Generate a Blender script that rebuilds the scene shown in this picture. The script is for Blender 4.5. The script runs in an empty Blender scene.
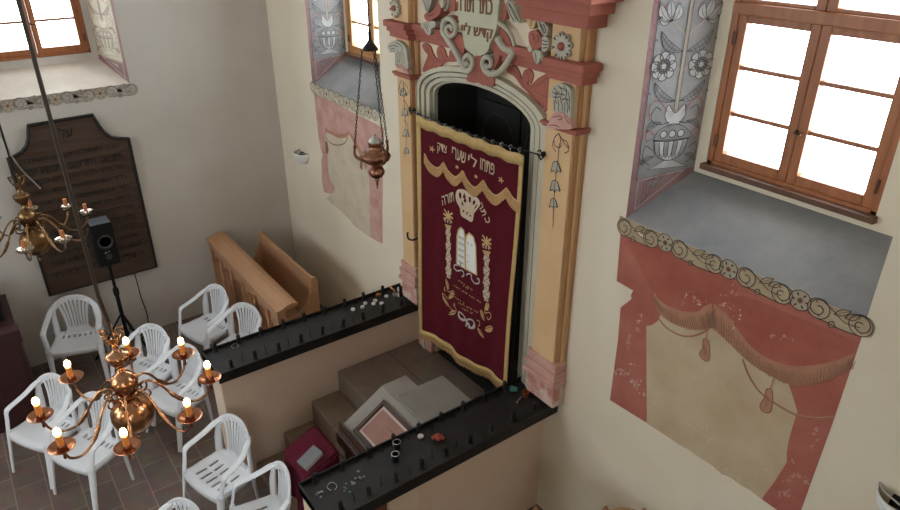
import bpy, bmesh, math, random
from mathutils import Vector, Matrix
random.seed(7)
PI = math.pi
D = bpy.data
COL = bpy.context.scene.collection

# ---------------------------------------------------------------- camera constants (solved from the room's own straight lines)
CAM = Vector((7.624, -3.06, 4.5)); FPX = 686.5
ROWR = Vector((0.5890531850843753, 0.8080942674848973, 0.0))
ROWD = Vector((0.3681739803981485, -0.2683771739820874, -0.8901806629236406))
ROWF = Vector((-0.7193498907344996, 0.5243637547956911, -0.45560771213493284))

def hit(px, py, p0, n):
    d = ROWR * ((px - 450) / FPX) + ROWD * ((py - 255) / FPX) + ROWF
    p0 = Vector(p0); n = Vector(n)
    return CAM + d * ((p0 - CAM).dot(n) / d.dot(n))
def wy(px, py, Y=0.0): return hit(px, py, (0, Y, 0), (0, 1, 0))      # a point on a plane parallel to the ark wall
def wx(px, py, X=0.0): return hit(px, py, (X, 0, 0), (1, 0, 0))      # ... to the left wall
def wz(px, py, Z=0.0): return hit(px, py, (0, 0, Z), (0, 0, 1))

# ---------------------------------------------------------------- materials
MATS = {}
def mat(name, c1, rough=.7, metal=0., c2=None, scale=6., contrast=.35, bump=0., bscale=None, detail=4., spec=None, coat=0.):
    m = D.materials.new(name); m.use_nodes = True; nt = m.node_tree; N = nt.nodes; L = nt.links
    b = N['Principled BSDF']
    b.inputs['Roughness'].default_value = rough; b.inputs['Metallic'].default_value = metal
    b.inputs['Base Color'].default_value = (*c1, 1)
    if spec is not None: b.inputs['Specular IOR Level'].default_value = spec
    if coat: b.inputs['Coat Weight'].default_value = coat
    if c2 is not None or bump:
        tc = N.new('ShaderNodeTexCoord')
        no = N.new('ShaderNodeTexNoise'); no.inputs['Scale'].default_value = scale; no.inputs['Detail'].default_value = detail
        no.inputs['Roughness'].default_value = .6
        L.new(tc.outputs['Object'], no.inputs['Vector'])
        if c2 is not None:
            r = N.new('ShaderNodeValToRGB'); L.new(no.outputs['Fac'], r.inputs['Fac'])
            r.color_ramp.elements[0].position = .5 - contrast / 2; r.color_ramp.elements[0].color = (*c1, 1)
            r.color_ramp.elements[1].position = .5 + contrast / 2; r.color_ramp.elements[1].color = (*c2, 1)
            L.new(r.outputs['Color'], b.inputs['Base Color'])
        if bump:
            n2 = N.new('ShaderNodeTexNoise'); n2.inputs['Scale'].default_value = bscale or scale * 4; n2.inputs['Detail'].default_value = 5
            L.new(tc.outputs['Object'], n2.inputs['Vector'])
            bp = N.new('ShaderNodeBump'); bp.inputs['Strength'].default_value = bump; bp.inputs['Distance'].default_value = .02
            L.new(n2.outputs['Fac'], bp.inputs['Height']); L.new(bp.outputs['Normal'], b.inputs['Normal'])
    MATS[name] = m
    return m
def wood(name, c1, c2, axis=0, scale=14., rough=.45, coat=0.):
    m = mat(name, c1, rough, coat=coat); nt = m.node_tree; N = nt.nodes; L = nt.links
    tc = N.new('ShaderNodeTexCoord'); mp = N.new('ShaderNodeMapping'); L.new(tc.outputs['Object'], mp.inputs['Vector'])
    s = [scale] * 3; s[axis] = scale * .08; mp.inputs['Scale'].default_value = s
    no = N.new('ShaderNodeTexNoise'); no.inputs['Scale'].default_value = 1.6; no.inputs['Detail'].default_value = 6; no.inputs['Distortion'].default_value = .6
    L.new(mp.outputs['Vector'], no.inputs['Vector'])
    r = N.new('ShaderNodeValToRGB'); r.color_ramp.elements[0].position = .3; r.color_ramp.elements[1].position = .7
    r.color_ramp.elements[0].color = (*c1, 1); r.color_ramp.elements[1].color = (*c2, 1)
    L.new(no.outputs['Fac'], r.inputs['Fac']); L.new(r.outputs['Color'], N['Principled BSDF'].inputs['Base Color'])
    bp = N.new('ShaderNodeBump'); bp.inputs['Strength'].default_value = .12; bp.inputs['Distance'].default_value = .01
    L.new(no.outputs['Fac'], bp.inputs['Height']); L.new(bp.outputs['Normal'], N['Principled BSDF'].inputs['Normal'])
    return m
def emis(name, c, s):
    m = D.materials.new(name); m.use_nodes = True; N = m.node_tree.nodes
    b = N['Principled BSDF']; b.inputs['Base Color'].default_value = (*c, 1)
    b.inputs['Emission Color'].default_value = (*c, 1); b.inputs['Emission Strength'].default_value = s
    MATS[name] = m; return m
def paver(name, c1, c2, cm, bw, rh, off=.5, rough=.6):
    m = mat(name, c1, rough); nt = m.node_tree; N = nt.nodes; L = nt.links
    tc = N.new('ShaderNodeTexCoord'); br = N.new('ShaderNodeTexBrick'); L.new(tc.outputs['Object'], br.inputs['Vector'])
    br.inputs['Color1'].default_value = (*c1, 1); br.inputs['Color2'].default_value = (*c2, 1); br.inputs['Mortar'].default_value = (*cm, 1)
    br.inputs['Scale'].default_value = 1.; br.inputs['Mortar Size'].default_value = .006; br.inputs['Mortar Smooth'].default_value = .4
    br.inputs['Brick Width'].default_value = bw; br.inputs['Row Height'].default_value = rh; br.offset = off; br.squash = 1.
    no = N.new('ShaderNodeTexNoise'); no.inputs['Scale'].default_value = 9; no.inputs['Detail'].default_value = 6
    L.new(tc.outputs['Object'], no.inputs['Vector'])
    mx = N.new('ShaderNodeMixRGB'); mx.blend_type = 'OVERLAY'; mx.inputs['Fac'].default_value = .45
    L.new(br.outputs['Color'], mx.inputs['Color1']); L.new(no.outputs['Color'], mx.inputs['Color2'])
    hs = N.new('ShaderNodeHueSaturation'); hs.inputs['Saturation'].default_value = .95; L.new(mx.outputs['Color'], hs.inputs['Color'])
    L.new(hs.outputs['Color'], N['Principled BSDF'].inputs['Base Color'])
    bp = N.new('ShaderNodeBump'); bp.inputs['Strength'].default_value = .25; bp.inputs['Distance'].default_value = .01
    L.new(br.outputs['Fac'], bp.inputs['Height']); bp.invert = True; L.new(bp.outputs['Normal'], N['Principled BSDF'].inputs['Normal'])
    return m
def glass_mat():
    m = D.materials.new('window_glass'); m.use_nodes = True; nt = m.node_tree; N = nt.nodes; L = nt.links
    N.remove(N['Principled BSDF']); o = N['Material Output']
    t = N.new('ShaderNodeBsdfTransparent'); t.inputs['Color'].default_value = (.93, .96, .97, 1)
    g = N.new('ShaderNodeBsdfGlossy'); g.inputs['Roughness'].default_value = .03
    f = N.new('ShaderNodeFresnel'); f.inputs['IOR'].default_value = 1.45
    mx = N.new('ShaderNodeMixShader'); ge = N.new('ShaderNodeNewGeometry'); sb = N.new('ShaderNodeMath'); sb.operation = 'SUBTRACT'; sb.inputs[0].default_value = 1.; L.new(ge.outputs['Backfacing'], sb.inputs[1])
    mu = N.new('ShaderNodeMath'); mu.operation = 'MULTIPLY'; L.new(f.outputs['Fac'], mu.inputs[0]); L.new(sb.outputs[0], mu.inputs[1]); L.new(mu.outputs[0], mx.inputs['Fac']); L.new(t.outputs[0], mx.inputs[1]); L.new(g.outputs[0], mx.inputs[2])
    L.new(mx.outputs[0], o.inputs['Surface']); MATS['glass'] = m; return m
glass_mat()
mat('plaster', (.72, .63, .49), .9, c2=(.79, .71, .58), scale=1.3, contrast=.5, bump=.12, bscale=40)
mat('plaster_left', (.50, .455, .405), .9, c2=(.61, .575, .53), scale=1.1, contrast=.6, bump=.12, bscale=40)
mat('plaster_low', (.64, .48, .37), .9, c2=(.70, .55, .43), scale=2, contrast=.5, bump=.15, bscale=30)
mat('plaster_post', (.66, .53, .37), .9, c2=(.70, .58, .43), scale=2, contrast=.5, bump=.1, bscale=30)
mat('reveal_white', (.70, .64, .55), .9, c2=(.75, .70, .62), scale=3, contrast=.5)
mat('ceiling_plaster', (.75, .72, .66), .9)
mat('sill_grey', (.14, .145, .16), .85, c2=(.26, .25, .235), scale=2.6, contrast=.5, bump=.15, bscale=25)
mat('sill_white', (.50, .44, .37), .9, c2=(.64, .58, .50), scale=4, contrast=.5, bump=.15, bscale=25)
wood('window_wood', (.30, .10, .035), (.40, .15, .055), 2, 16, .4)
wood('window_wood_pale', (.42, .20, .075), (.5, .26, .11), 2, 16, .4)
mat('dark_ledge', (.09, .04, .02), .5, c2=(.14, .06, .03), scale=12)
mat('iron', (.025, .022, .02), .5, .7)
# painted decoration
mat('mural_red', (.33, .085, .062), .9, c2=(.47, .17, .13), scale=3.2, contrast=.5, detail=8, bump=.08, bscale=40)
mat('mural_red_deep', (.30, .068, .048), .9, c2=(.44, .14, .10), scale=3.2, contrast=.5, detail=8)
mat('mural_red_faded_lit', (.45, .20, .17), .9, c2=(.64, .43, .38), scale=6, contrast=.5, detail=9)  # mural red made paler: real fading plus window light put into the colour
mat('mural_tan', (.45, .32, .195), .9, c2=(.60, .49, .345), scale=3, contrast=.5, detail=8, bump=.08, bscale=40)
mat('mural_tan_pale', (.50, .40, .28), .9, c2=(.66, .58, .47), scale=5, contrast=.5, detail=8)
mat('mural_fringe', (.40, .18, .115), .9, c2=(.48, .25, .165), scale=6, contrast=.5)
mat('mural_flake', (.62, .54, .46), .9)
mat('ink', (.06, .05, .046), .9)
mat('ink_brown', (.22, .11, .07), .9, c2=(.28, .155, .10), scale=15)
mat('ink_red', (.30, .08, .07), .9)
mat('scroll_tan', (.42, .32, .20), .9, c2=(.50, .40, .27), scale=10)
mat('scroll_cream', (.60, .53, .39), .9, c2=(.66, .60, .47), scale=10)
mat('scroll_grey', (.38, .34, .29), .9, c2=(.47, .42, .36), scale=10)
mat('rosette_pale', (.44, .37, .28), .9)
mat('reveal_grey', (.19, .185, .185), .9, c2=(.27, .265, .26), scale=6, contrast=.5)
mat('reveal_grey_light', (.31, .305, .295), .9, c2=(.40,.395,.38), scale=14)
mat('reveal_stem', (.30, .26, .21), .9)
mat('reveal_mid', (.155, .155, .16), .9, c2=(.25,.248,.245), scale=14)
mat('reveal_pink', (.23, .13, .13), .9, c2=(.28, .17, .165), scale=8)
mat('reveal_buff', (.46, .40, .30), .9, c2=(.56, .49, .39), scale=8, contrast=.5)
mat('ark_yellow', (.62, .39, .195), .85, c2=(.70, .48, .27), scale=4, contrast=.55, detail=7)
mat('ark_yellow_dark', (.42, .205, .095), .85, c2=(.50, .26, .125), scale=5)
mat('ark_cream', (.72, .61, .44), .85, c2=(.76, .66, .50), scale=4)
mat('ark_red', (.33, .095, .065), .8, c2=(.39, .125, .09), scale=6, contrast=.5)
mat('ark_red_dark', (.22, .06, .045), .8, c2=(.27, .08, .06), scale=6)
mat('ark_grey', (.40, .375, .295), .8, c2=(.50, .47, .38), scale=14)
mat('ark_stone', (.50, .46, .35), .8, c2=(.58, .54, .43), scale=5, bump=.05)
mat('ark_green', (.47, .46, .33), .8, c2=(.52, .51, .38), scale=5)
mat('ark_marble', (.46, .19, .155), .6, c2=(.66, .50, .44), scale=9, contrast=.16, detail=8)
mat('ark_base_pink', (.52, .27, .22), .7, c2=(.60, .36, .30), scale=8)
mat('letter_brown', (.20, .085, .035), .8)
mat('niche_dark', (.018, .016, .014), .9)
mat('niche_line', (.05, .045, .04), .8)
# furnishings
mat('velvet', (.078, .004, .0095), .95, c2=(.096, .0055, .013), scale=8, spec=.2)
mat('gold_braid', (.50, .32, .11), .6, .15, c2=(.62, .43, .18), scale=30, contrast=.5, bump=.4, bscale=150)
mat('gold_thread', (.58, .38, .17), .55, .15)
mat('gold_fringe', (.36, .19, .075), .7, .1, c2=(.50, .29, .12), scale=50)
mat('silver_thread', (.55, .50, .46), .55, .1)
mat('silver_pale', (.62, .52, .40), .55, .1)
mat('white_cloth', (.80, .79, .74), .8)
mat('black_metal', (.014, .012, .011), .45, .4, c2=(.03, .026, .024), scale=9, contrast=.4)
mat('tray_floor', (.012, .011, .011), .5, .3, c2=(.032, .029, .029), scale=7, contrast=.5, detail=8)
mat('tealight', (.75, .73, .70), .35, .2)
mat('wax_white', (.85, .83, .78), .5)
mat('wax_red', (.30, .045, .025), .5)
mat('tin_blue', (.03, .03, .05), .3, .6)
mat('tin_rim', (.5, .5, .48), .3, .8)
mat('scrap', (.22, .22, .215), .5)
mat('scrap_green', (.09, .17, .165), .5)
mat('mural_wear', (.42, .165, .125), .9, c2=(.52, .29, .24), scale=25, contrast=.4)
mat('glass_green', (.06, .22, .20), .15, 0, spec=.8)
mat('copper_cup', (.45, .16, .06), .35, .8)
mat('white_plastic', (.81, .82, .86), .33, c2=(.84, .85, .88), scale=3)
mat('brass', (.40, .20, .105), .25, 1., c2=(.50, .27, .15), scale=20)
mat('brass_pan', (.38, .165, .09), .25, 1.)
mat('rod_dark', (.045, .026, .015), .6, .2)
mat('hinge_brown', (.10, .04, .02), .5)
mat('thread_cream', (.60, .47, .32), .6)
mat('brass_old', (.24, .14, .065), .28, 1.)
mat('brass_old_pan', (.50, .42, .34), .18, 1.)
mat('copper_lamp', (.24, .115, .075), .3, 1., c2=(.34, .17, .11), scale=20)
mat('candle_orange', (.75, .27, .06), .5)
mat('candle_old', (.55, .19, .07), .5)
emis('flame', (1., .62, .25), 38.)
wood('pew_wood', (.41, .21, .105), (.50, .28, .15), 0, 9, .4, .15)
wood('pew_wood_dark', (.27, .11, .045), (.33, .15, .065), 0, 9, .45)
wood('plaque_wood', (.062, .039, .027), (.090, .060, .043), 1, 12, .6)
MATS['plaque_wood'].node_tree.nodes['Principled BSDF'].inputs['Specular IOR Level'].default_value = .12
mat('ink_grey', (.17, .15, .13), .9)
mat('buff_light', (.56, .50, .40), .9)
mat('buff_mid', (.34, .29, .22), .9, c2=(.44, .38, .30), scale=14)
mat('plaque_frame', (.010, .007, .005), .5)
mat('plaque_ink', (.006, .004, .003), .6)
mat('maroon_wood', (.040, .010, .011), .45, c2=(.052, .013, .014), scale=9)
mat('maroon_cloth', (.085, .006, .017), .9, c2=(.105, .008, .022), scale=12, spec=.2)
mat('redbrown_panel', (.17, .045, .025), .5, c2=(.21, .06, .035), scale=7)
mat('book_grey', (.16, .165, .175), .7, c2=(.19, .195, .205), scale=60, bump=.2, bscale=200)
mat('paper', (.66, .56, .42), .8)
mat('desk_grey', (.26, .24, .21), .75, c2=(.31, .285, .255), scale=5)
mat('desk_grey_dark', (.22, .20, .178), .75, c2=(.265, .245, .22), scale=5)
wood('desk_wood', (.045, .017, .011), (.07, .027, .017), 0, 12, .5)
mat('print_pink', (.29, .14, .11), .6, c2=(.34, .175, .14), scale=10)
mat('print_white', (.62, .52, .45), .6)
mat('speaker_black', (.008, .008, .008), .8, c2=(.012, .012, .012), scale=80, spec=.2)
mat('speaker_top_sheen', (.16, .18, .21), .3)
mat('speaker_cone', (.03, .03, .032), .35)
mat('lamp_white', (.78, .78, .76), .4)
paver('floor_pavers', (.135, .092, .072), (.17, .118, .093), (.26, .205, .17), .36, .24)
mat('step_stone', (.15, .098, .064), .75, c2=(.21, .148, .102), scale=4, contrast=.5, bump=.2, bscale=20)
paver('platform_slabs', (.16, .11, .078), (.20, .155, .12), (.09, .06, .045), 1.6, .62)

# ---------------------------------------------------------------- mesh builder
ORG = {}
_n = [0]
def lift(): _n[0] = (_n[0] + 7) % 53; return _n[0] * .000016      # keeps overlapping paint layers apart
class MB:
    def __init__(s): s.v = []; s.f = []; s.m = []
    def add(s, vs, fs, mi=0):
        n = len(s.v); s.v += [Vector(v) for v in vs]; s.f += [tuple(i + n for i in f) for f in fs]; s.m += [mi] * len(fs); return s
    def box(s, x0, x1, y0, y1, z0, z1, mi=0):
        return s.add([(x0,y0,z0),(x1,y0,z0),(x1,y1,z0),(x0,y1,z0),(x0,y0,z1),(x1,y0,z1),(x1,y1,z1),(x0,y1,z1)],
              [(0,3,2,1),(4,5,6,7),(0,1,5,4),(1,2,6,5),(2,3,7,6),(3,0,4,7)], mi)
    def hexa(s, a, b, mi=0):      # two matching quads
        n = len(a); fs = [tuple(range(n))[::-1], tuple(range(n, 2*n))]
        fs += [(i, (i+1) % n, n + (i+1) % n, n + i) for i in range(n)]
        return s.add(list(a) + list(b), fs, mi)
    def prism(s, poly, d, mi=0):
        poly = [Vector(p) for p in poly]; d = Vector(d); return s.hexa(poly, [p + d for p in poly], mi)
    def quad(s, a, b, c, d, mi=0): return s.add([a, b, c, d], [(0,1,2,3)], mi)
    def tube(s, pts, r, n=8, mi=0, closed=False, flat=1., up=None):
        pts = [Vector(p) for p in pts]; k = len(pts); rs = r if isinstance(r, (list, tuple)) else [r] * k
        rings = []; prev = None
        for i, p in enumerate(pts):
            if closed: t = pts[(i+1) % k] - pts[i-1]
            else: t = pts[min(i+1, k-1)] - pts[max(i-1, 0)]
            if t.length < 1e-9: t = Vector((0,0,1))
            t.normalize()
            if callable(up): a = Vector(up(t)); a -= t * a.dot(t)
            elif up is not None: a = Vector(up) - t * Vector(up).dot(t)
            elif prev is None: a = t.orthogonal()
            else: a = prev - t * prev.dot(t)
            if a.length < 1e-6: a = t.orthogonal()
            a.normalize(); prev = a; b = t.cross(a)
            rings.append([p + a * (rs[i] * flat * math.cos(2*PI*j/n)) + b * (rs[i] * math.sin(2*PI*j/n)) for j in range(n)])
        vs = [q for R in rings for q in R]; fs = []
        for i in range(k if closed else k - 1):
            i2 = (i + 1) % k
            for j in range(n): fs.append((i*n + j, i*n + (j+1) % n, i2*n + (j+1) % n, i2*n + j))
        if not closed: fs += [tuple(range(n))[::-1], tuple(range((k-1)*n, k*n))]
        return s.add(vs, fs, mi)
    def lathe(s, prof, c=(0,0,0), n=20, mi=0, axis=(0,0,1)):
        c = Vector(c); ax = Vector(axis).normalized(); a = ax.orthogonal().normalized(); b = ax.cross(a); vs = []; fs = []
        for r, z in prof:
            r = max(r, 1e-4)
            vs += [c + ax * z + a * (r * math.cos(2*PI*j/n)) + b * (r * math.sin(2*PI*j/n)) for j in range(n)]
        for i in range(len(prof) - 1):
            for j in range(n): fs.append((i*n + j, i*n + (j+1) % n, (i+1)*n + (j+1) % n, (i+1)*n + j))
        fs += [tuple(range(n))[::-1], tuple(range((len(prof)-1)*n, len(prof)*n))]
        return s.add(vs, fs, mi)
    def ball(s, c, r, n=12, m=8, mi=0, sz=1.):
        return s.lathe([(r * math.sin(PI*i/m), -r * sz * math.cos(PI*i/m)) for i in range(m + 1)], c, n, mi)
    def grid(s, fn, nu, nv, mi=0):
        vs = [fn(i / nu, j / nv) for j in range(nv + 1) for i in range(nu + 1)]; w = nu + 1
        fs = [(j*w + i, j*w + i + 1, (j+1)*w + i + 1, (j+1)*w + i) for j in range(nv) for i in range(nu)]
        return s.add(vs, fs, mi)
    def ribbon(s, pts, w, nrm, mi=0):
        nrm = Vector(nrm); pts = [Vector(p) + nrm.normalized() * lift() for p in pts]; k = len(pts); vs = []
        ws = w if isinstance(w, (list, tuple)) else [w] * k
        for i, p in enumerate(pts):
            t = pts[min(i+1, k-1)] - pts[max(i-1, 0)]
            b = t.cross(nrm); b = b.normalized() if b.length > 1e-9 else Vector((0,0,0))
            vs += [p - b * (ws[i] / 2), p + b * (ws[i] / 2)]
        return s.add(vs, [(2*i, 2*i+1, 2*i+3, 2*i+2) for i in range(k - 1)], mi)
    def build(s, name, mats, parent=None, smooth=False, bevel=0., seg=2, solid=0., tri=False, origin=None, auto=None):
        if not isinstance(mats, (list, tuple)): mats = [mats]
        if parent is not None: o0 = ORG[parent.name]
        elif origin is not None: o0 = Vector(origin)
        else:
            xs = [v.x for v in s.v]; ys = [v.y for v in s.v]; zs = [v.z for v in s.v]
            o0 = Vector(((min(xs)+max(xs))/2, (min(ys)+max(ys))/2, min(zs)))
        me = D.meshes.new(name); me.from_pydata([v - o0 for v in s.v], [], s.f)
        for m in mats: me.materials.append(MATS[m])
        me.polygons.foreach_set('material_index', s.m); me.update()
        bm = bmesh.new(); bm.from_mesh(me); 
        big = [f for f in bm.faces if len(f.verts) > 4]
        if big: bmesh.ops.triangulate(bm, faces=big)
        bmesh.ops.recalc_face_normals(bm, faces=bm.faces)
        bm.to_mesh(me); bm.free()
        o = D.objects.new(name, me); COL.objects.link(o); ORG[o.name] = o0
        if parent is not None: o.parent = parent
        else: o.location = o0
        if smooth:
            me.polygons.foreach_set('use_smooth', [True] * len(me.polygons))
            if auto is None: auto = 40
            try: me.set_sharp_from_angle(angle=math.radians(auto))
            except Exception: pass
        if solid:
            md = o.modifiers.new('thickness', 'SOLIDIFY'); md.thickness = solid; md.offset = 0
        if bevel:
            md = o.modifiers.new('bevel', 'BEVEL'); md.width = bevel; md.segments = seg; md.limit_method = 'ANGLE'; md.angle_limit = math.radians(35)
        return o
def empty(name, loc, rz=0.):
    o = D.objects.new(name, None); COL.objects.link(o); o.location = loc; o.rotation_euler = (0, 0, rz); o.empty_display_size = .1
    ORG[o.name] = Vector(loc); return o
def tag(o, label=None, cat=None, group=None, kind=None):
    if label: o['label'] = label
    if cat: o['category'] = cat
    if group: o['group'] = group
    if kind: o['kind'] = kind
    return o
def copy_tree(o, parent=None):
    c = o.copy(); COL.objects.link(c)
    if parent is not None: c.parent = parent
    for ch in list(o.children): copy_tree(ch, c)
    return c
def smooth_loop(pts, k=4, closed=True):
    n = len(pts); P = [Vector(p) for p in pts]; out = []
    for i in range(n if closed else n - 1):
        if closed: a, b, c, d = P[i-1], P[i], P[(i+1) % n], P[(i+2) % n]
        else: a, b, c, d = P[max(i-1, 0)], P[i], P[i+1], P[min(i+2, n-1)]
        for j in range(k):
            t = j / k
            out.append(.5 * ((2*b) + (c - a)*t + (2*a - 5*b + 4*c - d)*t*t + (3*b - a - 3*c + d)*t**3))
    if not closed: out.append(P[-1])
    return out
NF = Vector((0, -1, 0)); NL = Vector((1, 0, 0))
def yp(lst, Y=0., k=4, closed=True, sc=None):          # photo outline -> points on the ark wall (optionally from a zoomed crop: x0, y0, scale)
    if sc: lst = [(sc[0] + u / sc[2], sc[1] + v / sc[2]) for u, v in lst]
    pts = [wy(a, b, Y) for a, b in lst]
    return smooth_loop(pts, k, closed) if k > 1 else pts
def text_mesh(body, bold=0.):
    cu = D.curves.new('lettering', 'FONT'); cu.body = body; cu.offset = bold; cu.resolution_u = 3
    o = D.objects.new('lettering', cu); COL.objects.link(o)
    bpy.context.view_layer.update()
    dg = bpy.context.evaluated_depsgraph_get(); me = D.meshes.new_from_object(o.evaluated_get(dg))
    vs = [(v.co.x, v.co.y) for v in me.vertices]; fs = [tuple(p.vertices) for p in me.polygons]
    D.objects.remove(o); D.meshes.remove(me); D.curves.remove(cu)
    return vs, fs
def write(mb, body, left, right, up, height, mi=0, fn=None, bold=0.):     # right-to-left text laid from left to right point
    vs, fs = text_mesh(body[::-1])
    if not vs: return
    x0 = min(v[0] for v in vs); x1 = max(v[0] for v in vs); y0 = min(v[1] for v in vs); y1 = max(v[1] for v in vs)
    left = Vector(left); right = Vector(right); up = Vector(up)
    pts = [left + (right - left) * ((a - x0) / (x1 - x0)) + up * (height * (b - y0) / (y1 - y0)) for a, b in vs]
    if fn: pts = [fn(p) for p in pts]
    mb.add(pts, fs, mi)
    if bold:        # heavier strokes: the same letters again, a hair to either side
        r_ = (right - left).normalized(); n_ = r_.cross(up).normalized()
        for k in (-1, 1): mb.add([p + r_ * (k * bold * height) + n_ * (.0004 * k) for p in pts], fs, mi)
SKY = 16; EXPO = 0.0
# ================================================================ ROOM SHELL
RX, RY, RZ = 10.6, -8.0, 6.6
def wall(name, M, u0, u1, holes, m, label=None, thick=.6, zmax=RZ):
    """holes: dict(o=(u0,u1,z0,z1) at the room face, i=(...) at the end of the splay, f=(...) at the window frame, ds=splay depth)"""
    mb = MB(); H = [h['o'] for h in holes]
    def sheet(d, rects, flip):
        us = sorted({u0, u1} | {r[0] for r in rects} | {r[1] for r in rects}); zs = sorted({0., zmax} | {r[2] for r in rects} | {r[3] for r in rects})
        for i in range(len(us) - 1):
            for j in range(len(zs) - 1):
                cu, cz = (us[i] + us[i+1]) / 2, (zs[j] + zs[j+1]) / 2
                if any(r[0] < cu < r[1] and r[2] < cz < r[3] for r in rects): continue
                mb.quad(M(us[i], zs[j], d), M(us[i+1], zs[j], d), M(us[i+1], zs[j+1], d), M(us[i], zs[j+1], d))
    sheet(0, H, 0); grow = lambda r: (r[0] - .5, r[1] + .5, r[2] - .3, r[3] + .3)
    sheet(thick, [grow(h['f']) for h in holes if not h.get('blind')], 1)
    def ring(a, da, b, db):
        A = [(a[0], a[2]), (a[1], a[2]), (a[1], a[3]), (a[0], a[3])]; B = [(b[0], b[2]), (b[1], b[2]), (b[1], b[3]), (b[0], b[3])]
        for k in range(4):
            k2 = (k + 1) % 4; mb.quad(M(*A[k], da), M(*A[k2], da), M(*B[k2], db), M(*B[k], db))
    for h in holes:
        if h.get('blind'):
            ring(h['o'], 0, h['o'], h['ds']); r = h['o']; mb.quad(M(r[0], r[2], h['ds']), M(r[1], r[2], h['ds']), M(r[1], r[3], h['ds']), M(r[0], r[3], h['ds'])); continue
        ring(h['o'], 0, h['i'], h['ds']); ring(h['i'], h['ds'], h['f'], h['ds'] + .0); ring(h['f'], h['ds'], h['f'], .46); ring(h['f'], .46, grow(h['f']), thick)
    for (ua, za), (ub, zb) in (((u0,0),(u1,0)), ((u1,0),(u1,zmax)), ((u1,zmax),(u0,zmax)), ((u0,zmax),(u0,0))):
        mb.quad(M(ua, za, 0), M(ub, zb, 0), M(ub, zb, thick), M(ua, za, thick))
    o = mb.build(name, m, origin=(0,0,0)); tag(o, label, kind='structure')
    return o
MA = lambda u, z, d: Vector((u, d, z))          # ark wall
ML = lambda u, z, d: Vector((-d, u, z))         # left wall
MF = lambda u, z, d: Vector((u, RY - d, z))     # wall opposite the ark
MR = lambda u, z, d: Vector((RX + d, u, z))     # gallery side
ZT, ZTI, ZTF = 5.25, 5.0, 4.95
hA1 = dict(o=(5.21, 6.61, 2.825, ZT), i=(5.36, 6.505, 3.085, ZTI), f=(5.43, 6.385, 3.15, ZTF), ds=.38)
hA2 = dict(o=(1.0, 2.40, 2.825, ZT), i=(1.07, 2.14, 3.085, ZTI), f=(1.105, 2.06, 3.12, ZTF), ds=.38)
hL1 = dict(o=(-2.93, -1.55, 2.86, ZT), i=(-2.79, -1.72, 3.06, ZTI), f=(-2.735, -1.78, 3.14, ZTF), ds=.38)
hL2 = dict(o=(-6.6, -5.2, 2.86, ZT), i=(-6.45, -5.36, 3.06, ZTI), f=(-6.38, -5.42, 3.14, ZTF), ds=.38)
wall_back = wall('wall_back', MA, 0, RX, [hA2, hA1, dict(o=(3.2, 4.4, .72, 3.38), ds=.45, blind=True)], 'plaster', 'cream plastered wall holding the ark and two painted window recesses')
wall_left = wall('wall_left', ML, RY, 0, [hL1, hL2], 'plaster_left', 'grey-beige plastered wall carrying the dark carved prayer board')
big = lambda a: dict(o=(a - .8, a + .8, 2.2, 5.4), i=(a - .62, a + .62, 2.45, 5.2), f=(a - .58, a + .58, 2.5, 5.15), ds=.38)
wall_front = wall('wall_front', MF, 0, RX, [big(1.0), big(3.7)], 'plaster', 'plastered wall opposite the ark')
wall_right = wall('wall_right', MR, RY, 0, [big(-5.9)], 'plaster', 'plastered wall on the gallery side')
f = MB().box(-.6, RX + .6, RY - .6, .6, -.2, 0).build('floor', 'floor_pavers', origin=(.11, .06, 0)); tag(f, 'brown stone paver floor with pale joints', kind='structure')
c = MB().box(-.6, RX + .6, RY - .6, .6, RZ, RZ + .2).build('ceiling', 'ceiling_plaster', origin=(0,0,RZ)); tag(c, 'white plastered ceiling', kind='structure')

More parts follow.
